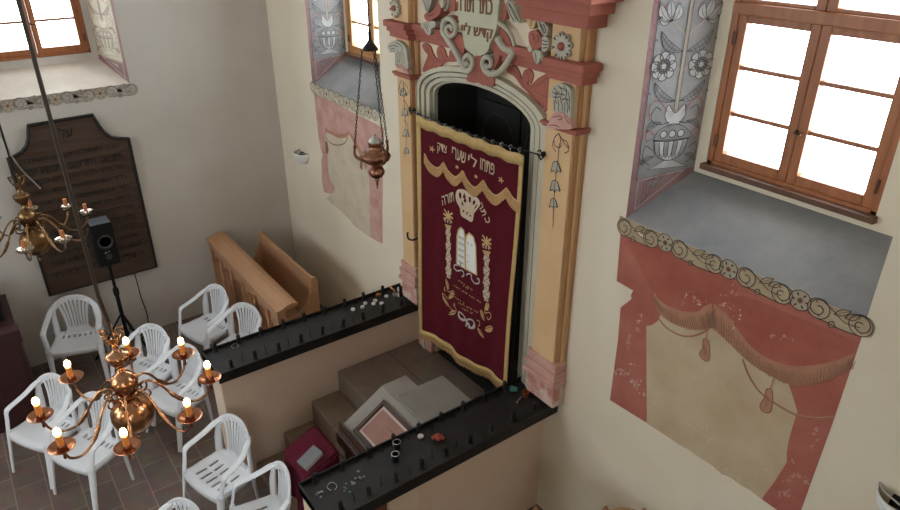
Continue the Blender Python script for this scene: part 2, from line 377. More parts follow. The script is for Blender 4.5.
# ---------------------------------------------------------------- windows
def window(idx, M, h, m, label, mun=(3.463, 3.715), trans=(3.985, 4.045), rows_up=(4.35,), ledge=True):
    a, b, z0, z1 = h['f']; cx = (a + b) / 2; d0, d1 = .385, .455
    base = M(cx, z0, .42); root = empty('window_%d' % idx, base); tag(root, label, kind='structure')
    def bar(mb, u0, u1, za, zb, da=d0, db=d1, mi=0):
        mb.hexa([M(u0, za, da), M(u1, za, da), M(u1, zb, da), M(u0, zb, da)], [M(u0, za, db), M(u1, za, db), M(u1, zb, db), M(u0, zb, db)], mi)
    fr = MB(); t = .035
    bar(fr, a, a + t, z0, z1); bar(fr, b - t, b, z0, z1); bar(fr, a, b, z0, z0 + .032); bar(fr, a, b, z1 - t, z1)
    if trans: bar(fr, a, b, trans[0], trans[1], d0 - .01, d1)
    fr.build('window_frame', m, root, bevel=.004)
    tiers = [(z0 + .032, trans[0], mun), (trans[1], z1 - t, rows_up)] if trans else [(z0 + .032, z1 - t, mun)]
    for (za, zb, mm) in tiers:
        for s in (0, 1):
            u0, u1 = (a + t, cx - .002) if s == 0 else (cx + .002, b - t)
            st = .05; sb = MB(); lo = .055 if za < 3.9 else .02
            bar(sb, u0, u0 + st, za, zb, d0 + .008, d1 - .005); bar(sb, u1 - st, u1, za, zb, d0 + .008, d1 - .005)
            bar(sb, u0 + st, u1 - st, za, za + lo, d0 + .008, d1 - .005); bar(sb, u0 + st, u1 - st, zb - .04, zb, d0 + .008, d1 - .005)
            sash = sb.build('sash', m, root, bevel=.004)
            mu = MB()
            for z in mm: bar(mu, u0 + st, u1 - st, z - .011, z + .011, d0 + .02, d1 - .02)
            if mm: mu.build('muntin', m, sash)
            g = MB(); bar(g, u0 + st - .005, u1 - st + .005, za + lo - .005, zb - .035, .424, .428); g.build('pane', 'glass', sash)
            if za < 3.6:
                hg = MB()
                for zz in (za + .12, zb - .12):
                    hu = a + t - .002 if s == 0 else b - t + .002
                    hg.tube([M(hu, zz - .035, d0 - .002), M(hu, zz + .035, d0 - .002)], .009, 8)
                hg.build('hinge', 'hinge_brown', sash)
    k = MB(); zk = 3.46; k.tube([M(cx, zk, d0 + .01), M(cx, zk, d0 - .02), M(cx + .035, zk - .004, d0 - .022)], .005, 8); k.lathe([(.010, 0), (.010, .006)], M(cx, zk, d0 + .012), 10, axis=M(0,0,-1) - M(0,0,0))
    k.build('handle', 'iron', root)
    if ledge:
        l = MB(); bar(l, a - .012, b + .012, z0 - .022, z0 + .012, d0 - .045, d0 + .02); l.build('weather_bar', 'dark_ledge', root, bevel=.004)
    return root
window(1, MA, hA1, 'window_wood', 'brown wooden casement window in the right recess of the ark wall')
window(2, MA, hA2, 'window_wood_pale', 'narrow-looking orange-brown window left of the ark behind the hanging lamp chains', mun=(3.44, 3.70))
window(3, ML, hL1, 'window_wood', 'brown wooden window above the dark prayer board', mun=(3.482,), ledge=False)
window(4, ML, hL2, 'window_wood', 'brown wooden window farther along the left wall', mun=(3.482,), ledge=False)
for i, (M_, u) in enumerate(((MF, 1.0), (MF, 3.7), (MR, -5.9))):  # the gallery-wall one is unseen, added to brighten the sides facing it
    window(5 + i, M_, big(u), 'window_wood', 'tall brown wooden window lighting the hall from the %s' % ('wall opposite the ark' if M_ is MF else 'gallery wall, unseen and added for side light'), mun=(3.1, 3.6), trans=(4.0, 4.06), ledge=False)

# ---------------------------------------------------------------- sills (sloping bottom of each recess)
def sill(M, h, m, label, name='window_sill'):
    o, i, ds = h['o'], h['i'], h['ds']; e = .003
    mb = MB(); A = [M(o[0], o[2] + e, 0), M(o[1], o[2] + e, 0), M(i[1], i[2] + e, ds), M(i[0], i[2] + e, ds)]
    mb.quad(*A)
    return mb, m, label
for M_, h_, m_, lab, par in ((MA, hA1, 'sill_grey', 'blue-grey sloping sill under the right window', wall_back), (MA, hA2, 'sill_grey', 'blue-grey sloping sill under the window left of the ark', wall_back), (ML, hL1, 'sill_white', 'whitewashed sloping sill above the dark prayer board', wall_left)):
    mb, m, lab = sill(M_, h_, m_, lab); tag(mb.build('window_sill', m, par), lab)
# unpainted plaster rim between splay and frame stays part of the wall

# ---------------------------------------------------------------- painted reveals (left side of each recess)
def reveal(M, h, side, parent, label, buff=False):
    o, i, ds = h['o'], h['i'], h['ds']
    ua, ub = (o[0], i[0]) if side == 0 else (o[1], i[1])
    P0 = M(ua, 0, 0); P1 = M(ub, 0, ds); T = (P1 - P0); W = T.length; T.normalize(); N = Vector((0,0,1)).cross(T)
    if N.dot(M((o[0]+o[1])/2, 0, ds * .5) - P0) < 0: N = -N
    zb0, zb1 = o[2], i[2]; k = W / .41
    def S(s, z, l=1): return P0 + T * (s * k) + Vector((0,0,z)) + N * (.0010 * l)
    base = MB(); zt = ZTI
    zbot = lambda s: zb0 + (zb1 - zb0) * s / .41
    base.quad(S(0, zbot(0)), S(.41, zbot(.41)), S(.41, zt), S(0, zt), 0)                # ground
    base.quad(S(0, zbot(0), 2), S(.036, zbot(.036), 2), S(.036, zt, 2), S(0, zt, 2), 1)   # pink edge band
    # foreshortened pink frame at the foot
    zf = 3.115
    base.add([S(.036, zbot(.036), 2), S(.41, zbot(.41), 2), S(.41, zf, 2), S(.036, zf - .045, 2)], [(0,1,2,3)], 1)
    r = base.build('painted_reveal', ['reveal_buff', 'reveal_pink'] if buff else ['reveal_grey', 'reveal_pink'], parent); tag(r, label)
    mb = MB()    # 0 ink, 1 light, 2 stem, 3 mid, 4 ink red
    def st(pts, w=.003, mi=0, l=5):
        w *= .8; mb.ribbon([S(a, b, l) for a, b in smooth2(pts)], w, N, mi)
    def smooth2(p, n=5): return [(v.x, v.y) for v in smooth_loop([(a, b, 0) for a, b in p], n, False)]
    def fill(pts, mi, l=3):
        e = N * lift(); mb.add([S(a, b, l) + e for a, b in pts], [tuple(range(len(pts)))], mi)
    def disc(c, r_, mi, l=3, n=14, sx=1.): fill([(c[0] + sx * r_ * math.cos(2*PI*q/n), c[1] + r_ * math.sin(2*PI*q/n)) for q in range(n)], mi, l)
    def ringl(c, r_, w=.0035, mi=0, l=5, sx=1.): mb.ribbon([S(c[0] + sx * r_ * math.cos(2*PI*q/16), c[1] + r_ * math.sin(2*PI*q/16), l) for q in range(17)], w, N, mi)
    def leaf(a, b, bend, wd, mi=3, hatch=0):
        ax, az = a; bx, bz = b; L_ = math.hypot(bx-ax, bz-az); nx, nz = -(bz-az)/L_, (bx-ax)/L_
        mid = lambda t: (ax + (bx-ax)*t + nx*bend*4*t*(1-t), az + (bz-az)*t + nz*bend*4*t*(1-t))
        up = [(mid(t)[0] + nx*wd*math.sin(PI*t)**.8, mid(t)[1] + nz*wd*math.sin(PI*t)**.8) for t in [q/8 for q in range(9)]]
        dn = [(mid(t)[0] - nx*wd*math.sin(PI*t)**.8, mid(t)[1] - nz*wd*math.sin(PI*t)**.8) for t in [q/8 for q in range(9)]]
        fill(up + dn[::-1][1:-1], mi); st(up); st(dn); st([mid(q/6) for q in range(7)], .003)
        for q in range(1, hatch): st([up[q], dn[q]], .0025)
    def flower(c, r_, n=8):
        for q in range(n):
            a = 2*PI*q/n; p = (c[0] + r_*.66*math.cos(a), c[1] + r_*.66*math.sin(a)); disc(p, r_*.36, 1, 3); ringl(p, r_*.36, .004)
        disc(c, r_*.55, 3, 4)
        for q in range(n):
            a = 2*PI*(q+.5)/n; ringl((c[0] + r_*.36*math.cos(a), c[1] + r_*.36*math.sin(a)), r_*.16, .003, 0, 6)
        disc(c, r_*.18, 1, 6)
    def tulip(c, s):
        for q in (-1, 0, 1):
            a = (c[0], c[1]); b = (c[0] + (q*.6 + s*.25)*.09, c[1] + .11 - abs(q)*.02); leaf(a, b, -.02*q, .024, 1)
        leaf(c, (c[0] + .075*s, c[1] + .025), -.02*s, .014, 1)
    cx = .225
    # stem
    fill([(cx-.013, 3.47), (cx+.013, 3.47), (cx+.008, 4.9), (cx-.008, 4.9)], 2); st([(cx-.013, 3.47), (cx-.008, 4.9)], .003); st([(cx+.013, 3.47), (cx+.008, 4.9)], .003)
    # vase: foot, gadrooned bowl, collar, cup
    fill([(cx-.13, 3.125), (cx+.13, 3.125), (cx+.07, 3.15), (cx+.02, 3.175), (cx-.02, 3.175), (cx-.07, 3.15)], 1); st([(cx-.13, 3.125), (cx-.07, 3.15), (cx-.02, 3.175)]); st([(cx+.13, 3.125), (cx+.07, 3.15), (cx+.02, 3.175)]); st([(cx-.13, 3.125), (cx+.13, 3.125)])
    bowl = [(cx-.105, 3.29), (cx-.10, 3.24), (cx-.07, 3.195), (cx, 3.17), (cx+.07, 3.195), (cx+.10, 3.24), (cx+.105, 3.29)]
    fill(bowl, 1); st(bowl, .005)
    for q in range(-3, 4):
        x0 = cx + q*.03; pet = [(x0-.015, 3.285), (cx + (q-.5)*.026, 3.22), (cx + q*.021, 3.19), (cx + (q+.5)*.026, 3.22), (x0+.015, 3.285)]; st(pet, .004); fill(pet, 3 if q % 2 else 1, 4)
    st([(cx-.115, 3.295), (cx, 3.288), (cx+.115, 3.295)], .008)
    col = [(cx-.115, 3.30), (cx+.115, 3.30), (cx+.095, 3.35), (cx+.03, 3.385), (cx-.03, 3.385), (cx-.095, 3.35)]; fill(col, 3); st(col + col[:1], .004)
    for q in (-1, 0, 1): ringl((cx + q*.055, 3.33), .022, .004); disc((cx + q*.055, 3.33), .018, 1, 4)
    cup = [(cx-.03, 3.385), (cx+.03, 3.385), (cx+.065, 3.44), (cx+.05, 3.50), (cx, 3.45), (cx-.05, 3.50), (cx-.065, 3.44)]; fill(cup, 1); st(cup + cup[:1], .004)
    for s in (-1, 1):
        st([(cx + s*.03, 3.40), (cx + s*.10, 3.39), (cx + s*.15, 3.43), (cx + s*.13, 3.49), (cx + s*.09, 3.47)], .005)
        st([(cx + s*.05, 3.46), (cx + s*.12, 3.53), (cx + s*.165, 3.50), (cx + s*.16, 3.42)], .005, 4)
        st([(cx + s*.115, 3.33), (cx + s*.155, 3.36), (cx + s*.17, 3.33), (cx + s*.155, 3.295), (cx + s*.14, 3.31)], .006, 4)
        st([(cx + s*.115, 3.24), (cx + s*.16, 3.27), (cx + s*.17, 3.20), (cx + s*.12, 3.15)], .005)
        leaf((cx + s*.08, 3.40), (cx + s*.17, 3.345), .02*s, .016, 3)
        leaf((cx + s*.10, 3.20), (cx + s*.175, 3.155), .015*s, .014, 3)
        for z in (3.52, 3.79, 4.10, 4.38, 4.68): leaf((cx + s*.012, z), (cx + s*.155, z + .11), -.03*s, .023, 3, 7)
        for z in (3.715, 4.30): flower((cx + s*.115, z), .078); st([(cx + s*.01, z-.03), (cx + s*.05, z+.005)], .012, 2, 3)
        for z in (3.95, 4.56): tulip((cx + s*.105, z), s); st([(cx + s*.01, z-.08), (cx + s*.06, z-.03), (cx + s*.10, z)], .010, 2, 3)
        for q in range(16):
            z = 3.45 + q*.095 + .02*((q*7) % 3); x = cx + s*(.155 + .012*((q*5) % 3)); st([(x-.008, z), (x, z+.010), (x+.006, z-.004)], .004, 4 if q % 3 == 0 else 0)
    # nested frame lines at the foot
    if True:
        for e, w in ((.012, .006), (.05, .003), (.07, .003)):
            pa = (.036 + e, zbot(.036) + .02 + e*.9); pb = (.036 + e, zf - .05 - e*.35); pc = (.38 - e*3.2, zf - .008 - e*.3)
            st([pa, pb], w, 1 if e == .012 else 0); st([pb, pc], w, 1 if e == .012 else 0); st([pa, pc], w, 1 if e == .012 else 0)
        fill([(.125, 3.00), (.125, 3.045), (.25, 3.068)], 3, 4)
        for q in range(6): st([(.127 + q*.017, 3.003 + q*.009), (.135 + q*.017, 3.045 + q*.003)], .0025)
    for q in range(14):
        z = 3.08 + q*.12; st([(.012, z), (.02, z+.015), (.026, z)], .004, 4)
    st([(.036, 3.06), (.036, 4.95)], .005)
    mb.build('painted_flowers', ['ink_grey', 'buff_light', 'reveal_stem', 'buff_mid', 'ink_brown'] if buff else ['ink', 'reveal_grey_light', 'reveal_stem', 'reveal_mid', 'ink_red'], r)
reveal(MA, hA1, 0, wall_back, 'grey reveal painted with a flower vase beside the right window')
reveal(MA, hA2, 0, wall_back, 'grey reveal painted with a flower vase beside the window left of the ark')
reveal(ML, hL1, 1, wall_left, 'buff reveal painted with flowers beside the window above the prayer board', True)

# ---------------------------------------------------------------- painted scroll borders
def border(place, N, r_, cream, parent, label, units):
    """units: list of ('s'|'r', u, z, dir); place(u, z, layer)"""
    mb = MB()   # 0 fill 1 ink 2 rosette 3 ink_brown
    def disc(c, rad, mi, l, n=20):
        e = N * lift(); mb.add([place(c[0] + rad*math.cos(2*PI*q/n), c[1] + rad*math.sin(2*PI*q/n), l) + e for q in range(n)], [tuple(range(n))], mi)
    def line(pts, w, mi, l=4): mb.ribbon([place(a, b, l) for a, b in pts], w, N, mi)
    S2 = lambda p, n=5: [(v.x, v.y) for v in smooth_loop([(a, b, 0) for a, b in p], n, False)]
    us = [q[1] for q in units]; zc = sum(q[2] for q in units) / len(units)
    for (k, u, z, dr), nx in zip(units, units[1:] + [None]):
        if nx and k == 's' and nx[0] == 's' and dr > 0:      # S-scroll joining two curls
            u2, z2 = nx[1], nx[2]; d_ = u2 - u
            top = S2([(u, z + r_), (u + .35*d_, z + r_*.35), (u + .65*d_, z - r_*.25), (u2, z2 - r_*.2)]); bot = S2([(u, z - r_), (u + .3*d_, z - r_*.95), (u + .6*d_, z - r_*1.05), (u2, z2 - r_)])
            n_ = len(top)
            mb.add([place(a, b, 1) for a, b in top + bot], [(q, q+1, n_+q+1, n_+q) for q in range(n_-1)], 0); line(top, .004, 1); line(bot, .0045, 1)
            for (a, b) in (((u + .38*d_, z + r_*.1), (u + .72*d_, z + r_*1.05)), ((u + .42*d_, z - r_*.6), (u + .25*d_ + .02, z - r_*1.25)), ((u + .62*d_, z + r_*.2), (u + .95*d_, z + r_*.9))):
                L_ = math.hypot(b[0]-a[0], b[1]-a[1]); px_, pz_ = -(b[1]-a[1])/L_, (b[0]-a[0])/L_; w_ = r_*.28
                up = [(a[0] + (b[0]-a[0])*t + px_*w_*math.sin(PI*t), a[1] + (b[1]-a[1])*t + pz_*w_*math.sin(PI*t)) for t in [q/6 for q in range(7)]]
                dn = [(a[0] + (b[0]-a[0])*t - px_*w_*math.sin(PI*t), a[1] + (b[1]-a[1])*t - pz_*w_*math.sin(PI*t)) for t in [q/6 for q in range(7)]]
                lp = up + dn[::-1][1:-1]; e_ = N * lift(); mb.add([place(x, y, 2) + e_ for x, y in lp], [tuple(range(len(lp)))], 0); line(up, .004, 1, 5); line(dn, .004, 1, 5); line([a, b], .003, 3, 5)
    for (k, u, z, dr) in units:
        disc((u, z), r_, 2 if k == 'r' else 0, 2); line([(u + r_*math.cos(2*PI*q/24), z + r_*math.sin(2*PI*q/24)) for q in range(25)], .0045, 1, 4)
        if k == 's':
            line([(u + dr*r_*(1 - .78*t)*math.cos(.6 + 2*PI*1.25*t), z + r_*(1 - .78*t)*math.sin(.6 + 2*PI*1.25*t)) for t in [q/28 for q in range(29)]], .005, 1, 5)
            for a in (2.0, 3.6, 5.0): disc((u + .68*r_*math.cos(a), z + .68*r_*math.sin(a)), .006, 3, 5, 8)
        else:
            disc((u, z), r_*.3, 3, 4, 12); disc((u, z), r_*.14, 1, 5, 10)
            for q in range(6): a = 2*PI*q/6; line([(u + .5*r_*math.cos(a), z + .5*r_*math.sin(a)), (u + .8*r_*math.cos(a), z + .8*r_*math.sin(a))], .008, 1, 5)
    o = mb.build('scroll_border', [cream, 'ink' if cream == 'scroll_tan' else 'ink_grey', 'rosette_pale' if cream != 'scroll_cream' else cream, 'ink_brown'], parent); tag(o, label)
    return mb
PA = lambda u, z, l: Vector((u, -.0012*l - .0025, z)); PL_ = lambda u, z, l: Vector((.0012*l + .001, u, z))
px = [('s',625,227,-1),('s',651.7,238.5,1),('r',666,242.5,1),('s',680,249,1),('s',715,263.5,-1),('r',729.3,269,1),('s',746.7,277,1),('s',782.7,293.5,-1),('r',801,300,1),('s',819.3,308,1),('s',861.7,325.3,-1)]
px[0] = ('s',625,227,1)
un = []
for k, a, b, d_ in px: p = wy(a, b); un.append((k, p.x, p.z, d_))
strip = MB().box(5.165, 6.62, -.0028, .001, 2.775, 2.828).build('border_ground', 'scroll_tan', wall_back)
border(PA, NF, .053, 'scroll_tan', wall_back, 'tan scroll border painted along the right window sill', un)
un = [u_ for p_ in range(4) for u_ in (('s', 1.015 + p_*.42, 2.80, 1), ('s', 1.215 + p_*.42, 2.785, -1), ('r', 1.325 + p_*.42, 2.795, 0)) if u_[1] < 2.45]
MB().box(1.0, 2.42, -.0028, .001, 2.775, 2.828).build('border_ground', 'scroll_cream', wall_back)
border(PA, NF, .058, 'scroll_cream', wall_back, 'cream scroll border painted along the sill left of the ark', un)
un = [u_ for p_ in range(4) for u_ in (('s', -2.96 + p_*.405, 2.81, 1), ('s', -2.765 + p_*.405, 2.80, -1), ('r', -2.66 + p_*.405, 2.805, 0)) if u_[1] < -1.5]
MB().box(-.001, .0022, -2.97, -1.52, 2.79, 2.862).build('border_ground', 'scroll_grey', wall_left)
border(PL_, NL, .057, 'scroll_grey', wall_left, 'greyish scroll border painted below the window over the prayer board', un)

# ---------------------------------------------------------------- painted drapery panels under the ark-wall windows
def flat(mb, pts, mi, layer):
    e = lift(); pts = [Vector(p) + NF * (.0009 * layer + e) for p in pts]; mb.add(pts, [tuple(range(len(pts)))], mi)
def px2(lst, k=1, closed=True): return yp(lst, 0, k, closed)
red = [(621,228),(616.7,281),(633.3,290.6),(631,295),(631.5,299),(625,304),(620.6,307.6),(618,340),(614,370),(610,400),(647,423),(660,425),(700,450),(730,468),(757,492),(763,500),(797,524),(802,508),(832,425),(863,334)]
m = MB(); flat(m, px2(red), 0, 1)
MURAL = tag(m.build('drapery_mural', 'mural_red', wall_back), 'faded red drapery painted under the right window, with tan centre and tassels')
m = MB()
tan = [(646.5,326),(652,325),(658,321),(661,314),(680,322),(700,328),(711,326),(716,329),(744,356),(760,368),(773,375),(788,382),(793,396),(797.5,411),(793,426),(789,440),(787,452),(787,462),(775.7,480),(761.7,499),(750,490),(741,485),(730,477),(722,474),(712,465),(700,458),(688,449),(680,445),(660,431.5),(647,423.5)]
flat(m, px2(tan), 0, 2); m.build('tan_ground', 'mural_tan', MURAL)
m = MB()
deepA = [(628,236),(690,262),(735,283),(732,300),(716,304),(708,306),(700,310),(686,311),(672,307),(660,300),(652,290),(642,270)]
deepB = [(728,306),(745,296),(800,318),(848,338),(853,352),(838,359),(818,364),(791,365),(769,358),(752,346),(738,330)]
for q in (deepA, deepB): flat(m, px2(q, 4), 0, 2)
m.build('drapery_folds', 'mural_red_deep', MURAL)
fr1u = [(654,291),(660.8,300.8),(672.5,307.6),(686,311.6),(698,311.6),(704,306.7),(712,303)]
fr1l = [(655,303),(661.8,315.5),(675,324),(690,329),(702,330),(708,328.5),(713.7,328)]
fr2u = [(714,303),(727,315),(740,332),(751.8,346.9),(769.4,358.6),(791,365.5),(818,364.5),(838,359.6),(855,353)]
fr2l = [(713.7,328),(727,341),(744,357.5),(759.6,369.4),(781,381),(799,385.5),(818,382.5),(834,376.5),(850,367)]
m = MB()
def band(m, u, l, mi, layer, n=6):
    U = yp(u, 0, n, False); L_ = yp(l, 0, n, False)
    k = min(len(U), len(L_)); rs = lambda P: [P[round(i*(len(P)-1)/(k-1))] for i in range(k)]; U, L_ = rs(U), rs(L_)
    m.add([p + NF*.0009*layer for p in U + L_], [(q, q+1, k+q+1, k+q) for q in range(k-1)], mi); return U, L_
for u, l in ((fr1u, fr1l), (fr2u, fr2l)):
    U, L_ = band(m, u, l, 0, 3)
    for a, b in zip(U, L_):
        for e in (0, .014):
            t0 = random.uniform(.15, .6); p = a.lerp(b, t0) + Vector((e, 0, -e*.1)) + NF*.004; q = a.lerp(b, random.uniform(.9, 1.06)) + Vector((e, 0, -e*.1)) + NF*.004
            m.ribbon([p, q], .0026, NF, 1)
m.build('painted_fringe', ['mural_fringe', 'ink_brown'], MURAL)
m = MB()
for rp in ([(658.8,318),(666.7,327),(678.4,334),(690,336),(702,333),(708.5,328.5)], [(743,358.6),(748.8,374),(754,383),(760.4,391.5),(775.7,403),(791,412),(801,415.7),(816.5,417.8),(834.4,417)]):
    P = [p + NF*.004 for p in yp(rp, 0, 6, False)]; m.ribbon(P, .013, NF, 0); m.ribbon([p + NF*.001 - Vector((0,0,.003)) for p in P], .005, NF, 1)
for bd, sg in (([(704,339),(703,348),(700,353),(702,358),(707,361),(710,359),(710.5,350),(709,340)], [(708.5,328),(706.5,340)]), ([(767,389),(765,397),(760.5,405),(763,411),(769.5,412.5),(772,409),(773.4,397),(772,389)], [(774.5,378),(770.5,390)])):
    flat(m, px2(bd, 4), 0, 5); P = px2(bd, 4); m.ribbon([p + NF*.0055 for p in P + P[:1]], .005, NF, 1); m.ribbon([p + NF*.005 for p in yp(sg, 0, 2, False)], .010, NF, 0)
    a, b = P[0], P[len(P)//2]
    for t in (.3, .5, .7): m.ribbon([P[0].lerp(P[-3], t) + NF*.006 - Vector((0,0,.04)), P[len(P)//2-4].lerp(P[len(P)//2+6], t) + NF*.006 + Vector((0,0,.01))], .003, NF, 1)
m.build('painted_cord', ['mural_fringe', 'ink_brown'], MURAL)
m = MB()   # worn, paler patches of the paint
random.seed(11)
for (x, y, w, h_, n_) in [(622,372,9,5,12),(636,384,7,4,10),(640,330,6,14,8),(628,345,4,10,6),(795,478,12,7,12),(785,492,10,6,9),(700,300,14,5,7),(815,440,5,14,6),(735,292,12,5,5),(780,335,18,6,6)]:
    for q in range(n_):
        cx_, cy_ = x + random.gauss(0, w*.5), y + random.gauss(0, h_*.5); r0 = random.uniform(.8, 2.6); rot = random.uniform(0, 3); kk = random.uniform(.35, 1)
        pts = [(r0*random.uniform(.6,1.3)*math.cos(2*PI*k/9), kk*r0*random.uniform(.6,1.3)*math.sin(2*PI*k/9)) for k in range(9)]
        flat(m, px2([(cx_ + a*math.cos(rot) - b*math.sin(rot), cy_ + a*math.sin(rot) + b*math.cos(rot)) for a, b in pts], 2), 0, 3)
m.build('worn_paint', 'mural_wear', MURAL)
m = MB()   # flaked spots of bare plaster
for (x, y, w, h_, s) in [(692,291.5,3,1,5),(682,304,1.5,3,4),(699,306.5,1,3,3),(686.5,296,1,3,3),(723,303.5,1.2,1.2,3),(731,309,2,3,5),(733,321,1,6,6),(741,317,1,4,4),(727,306,3,1,3),(839,357,1.5,4,3),(641,316,1,3,4),(638,385,3,2,8),(630,381,2,2,6),(620,371,3,3,7),(645,395,2,1,5),(705,428,4,2,9),(710,438,3,4,7),(725,472,3,3,7),(740,480,4,3,8),(727,478,1,5,6),(806,483,3,2,5),(782,462,6,1,6),(770,470,3,2,5),(633,363,2,1,3),(657,405,4,2,6),(690,420,4,3,6),(640,390,3,2,6)]:
    for q in range(s):
        cx_, cy_ = x + random.gauss(0, w), y + random.gauss(0, h_); r0 = random.uniform(.25, .9)
        flat(m, px2([(cx_ + r0*random.uniform(.5,1.3)*math.cos(2*PI*k/7), cy_ + r0*random.uniform(.5,1.3)*math.sin(2*PI*k/7)) for k in range(7)]), 0, 4)
m.build('flaked_plaster', 'mural_flake', MURAL)
# left drapery
S5 = (300, 80, 5.1)
c5 = lambda l: [(S5[0] + a/S5[2], S5[1] + b/S5[2]) for a, b in l]
lred = [(314,92),(316.7,119),(318.6,137),(321,149),(323,155),(321.5,160),(322,180),(324,192),(329,193.5),(334,194),(340,208),(355,226),(370.5,237),(377,241),(382.8,243.6),(382.6,210),(383.5,150),(384,128),(350,111)]
m = MB(); flat(m, px2(lred), 0, 1); ML2 = tag(m.build('drapery_mural', 'mural_red_faded_lit', wall_back), 'pale drapery, faded and with window light in its pink colour, painted under the window left of the ark, behind the hanging lamp')
m = MB()
ltan = [(325.5,137),(328,129),(332,133),(339,136.5),(346,136),(349.5,131),(354,139),(358.8,148.6),(363,157),(366.7,166),(369.6,180),(369.8,200),(370,222),(370.6,236.5),(355,225),(340,210),(331,203),(326.5,198),(331,194),(334.5,192),(335,187),(330,180),(328.5,172),(327.5,155)]
flat(m, px2(ltan), 0, 2); m.build('tan_ground', 'mural_tan_pale', ML2)
m = MB()
for rp in ([(326,137),(331,143),(338,145),(345,143),(348,137)],): m.ribbon([p + NF*.004 for p in yp(rp, 0, 6, False)], .012, NF, 0)
band(m, [(325,127),(330,130.5),(338,134),(346,133),(349,130)], [(325.5,132),(331,134),(339,138),(347,137),(350,133)], 1, 3)
band(m, [(350,131),(357,142),(363,153),(368,165)], [(350,135),(356,147),(362,160),(366,170)], 1, 3)
flat(m, px2([(325.5,141),(325.8,148),(326,153),(328.5,154),(329,149),(327.5,141)]), 0, 4); flat(m, px2([(360.5,160),(360.2,168),(362.8,170),(363,161)]), 0, 4)
m.build('painted_cord', ['ink_brown', 'mural_fringe'], ML2)
# ================================================================ THE ARK
ark = empty('torah_ark', (3.82, 0, .72)); tag(ark, 'painted yellow and red ark surround with pilasters, carved ornaments and dark arched niche', 'ark')
YP = -.10                                     # pilaster face
def sc(c, l): return [(c[0] + a/c[2], c[1] + b/c[2]) for a, b in l]
def relief(name, outlines, Y, depth, mats, parent, bevel=.006, k=4):
    """outlines: list of (pixel outline, material index)"""
    mb = MB()
    for ol, mi in outlines:
        P = yp(ol, Y, k); mb.prism([p + Vector((0, depth, 0)) for p in P], (0, -depth, 0), mi)
    return mb.build(name, mats, parent, bevel=bevel)
def strokes(mb, lines, Y, w=.006, mi=0, k=4):
    for l in lines: mb.ribbon([p for p in yp(l, Y, k, False)], w, NF, mi)
# niche lining (dark) and stone arch frame
def arch_pts(x0, x1, zs, rise, n=16):
    cx = (x0 + x1)/2; hw = (x1 - x0)/2; return [(cx - hw*math.cos(PI*q/n), zs + rise*math.sin(PI*q/n)) for q in range(n + 1)]
OX0, OX1, ZS = 3.215, 4.345, 3.17
def jambs(x0, x1, zs, rise, zb=.72): return [(x0, zb)] + arch_pts(x0, x1, zs, rise) + [(x1, zb)]
# frame as stepped mouldings: rings between two outlines at given depth
def ringband(mb, a, b, ya, yb, mi=0):
    n = len(a); va = [(x, ya, z) for x, z in a]; vb = [(x, yb, z) for x, z in b]
    mb.add(va + vb, [(q, q+1, n+q+1, n+q) for q in range(n - 1)], mi)
PROF = [(0, -.012), (0, -.062), (.26, -.066), (.27, -.02), (.34, -.02), (.35, -.056), (.56, -.05), (.57, -.008), (.64, -.008), (.65, -.04), (.86, -.032), (.88, .0), (1, .0)]
lerp_ = lambda p, q, t: p + (q - p)*t
J = [jambs(lerp_(3.06, OX0, t), lerp_(4.56, OX1, t), lerp_(3.20, 3.17, t), lerp_(.265, .165, t)) for t, y in PROF]
Yq = [y for t, y in PROF]
fm = MB(); ringband(fm, J[0], J[0], .0, -.012)
for q in range(len(J) - 1): ringband(fm, J[q], J[q+1], Yq[q], Yq[q+1])
ringband(fm, J[-1], J[-1], .0, .035)
fm.build('arch_frame', 'ark_stone', ark)
nm = MB()
a = jambs(OX0, OX1, 3.17, .165)
ringband(nm, a, a, .035, .43); n = len(a); nm.quad((OX0 - .1, -.002, .726), (OX1 + .1, -.002, .726), (OX1 + .1, .43, .726), (OX0 - .1, .43, .726))
nm.add([(x, .43, z) for x, z in a], [tuple(range(n))], 0)
nm.build('niche', 'niche_dark', ark)
dl = MB()      # the closed doors deep in the niche, an arched panel on each
for x0, x1 in ((3.30, 3.79), (3.81, 4.30)):
    dl.box(x0, x1, .395, .428, .75, 3.10)
    o_ = MB
    pts = [(x0 + .05, .392, .85), (x0 + .05, .392, 2.80)] + [(((x0+x1)/2) - (x1-x0-.1)/2*math.cos(PI*q/10), .392, 2.80 + .22*math.sin(PI*q/10)) for q in range(11)] + [(x1 - .05, .392, .85)]
    dl.tube(pts, .009, 6, 1)
dl.build('niche_door', ['niche_dark', 'niche_line'], ark)
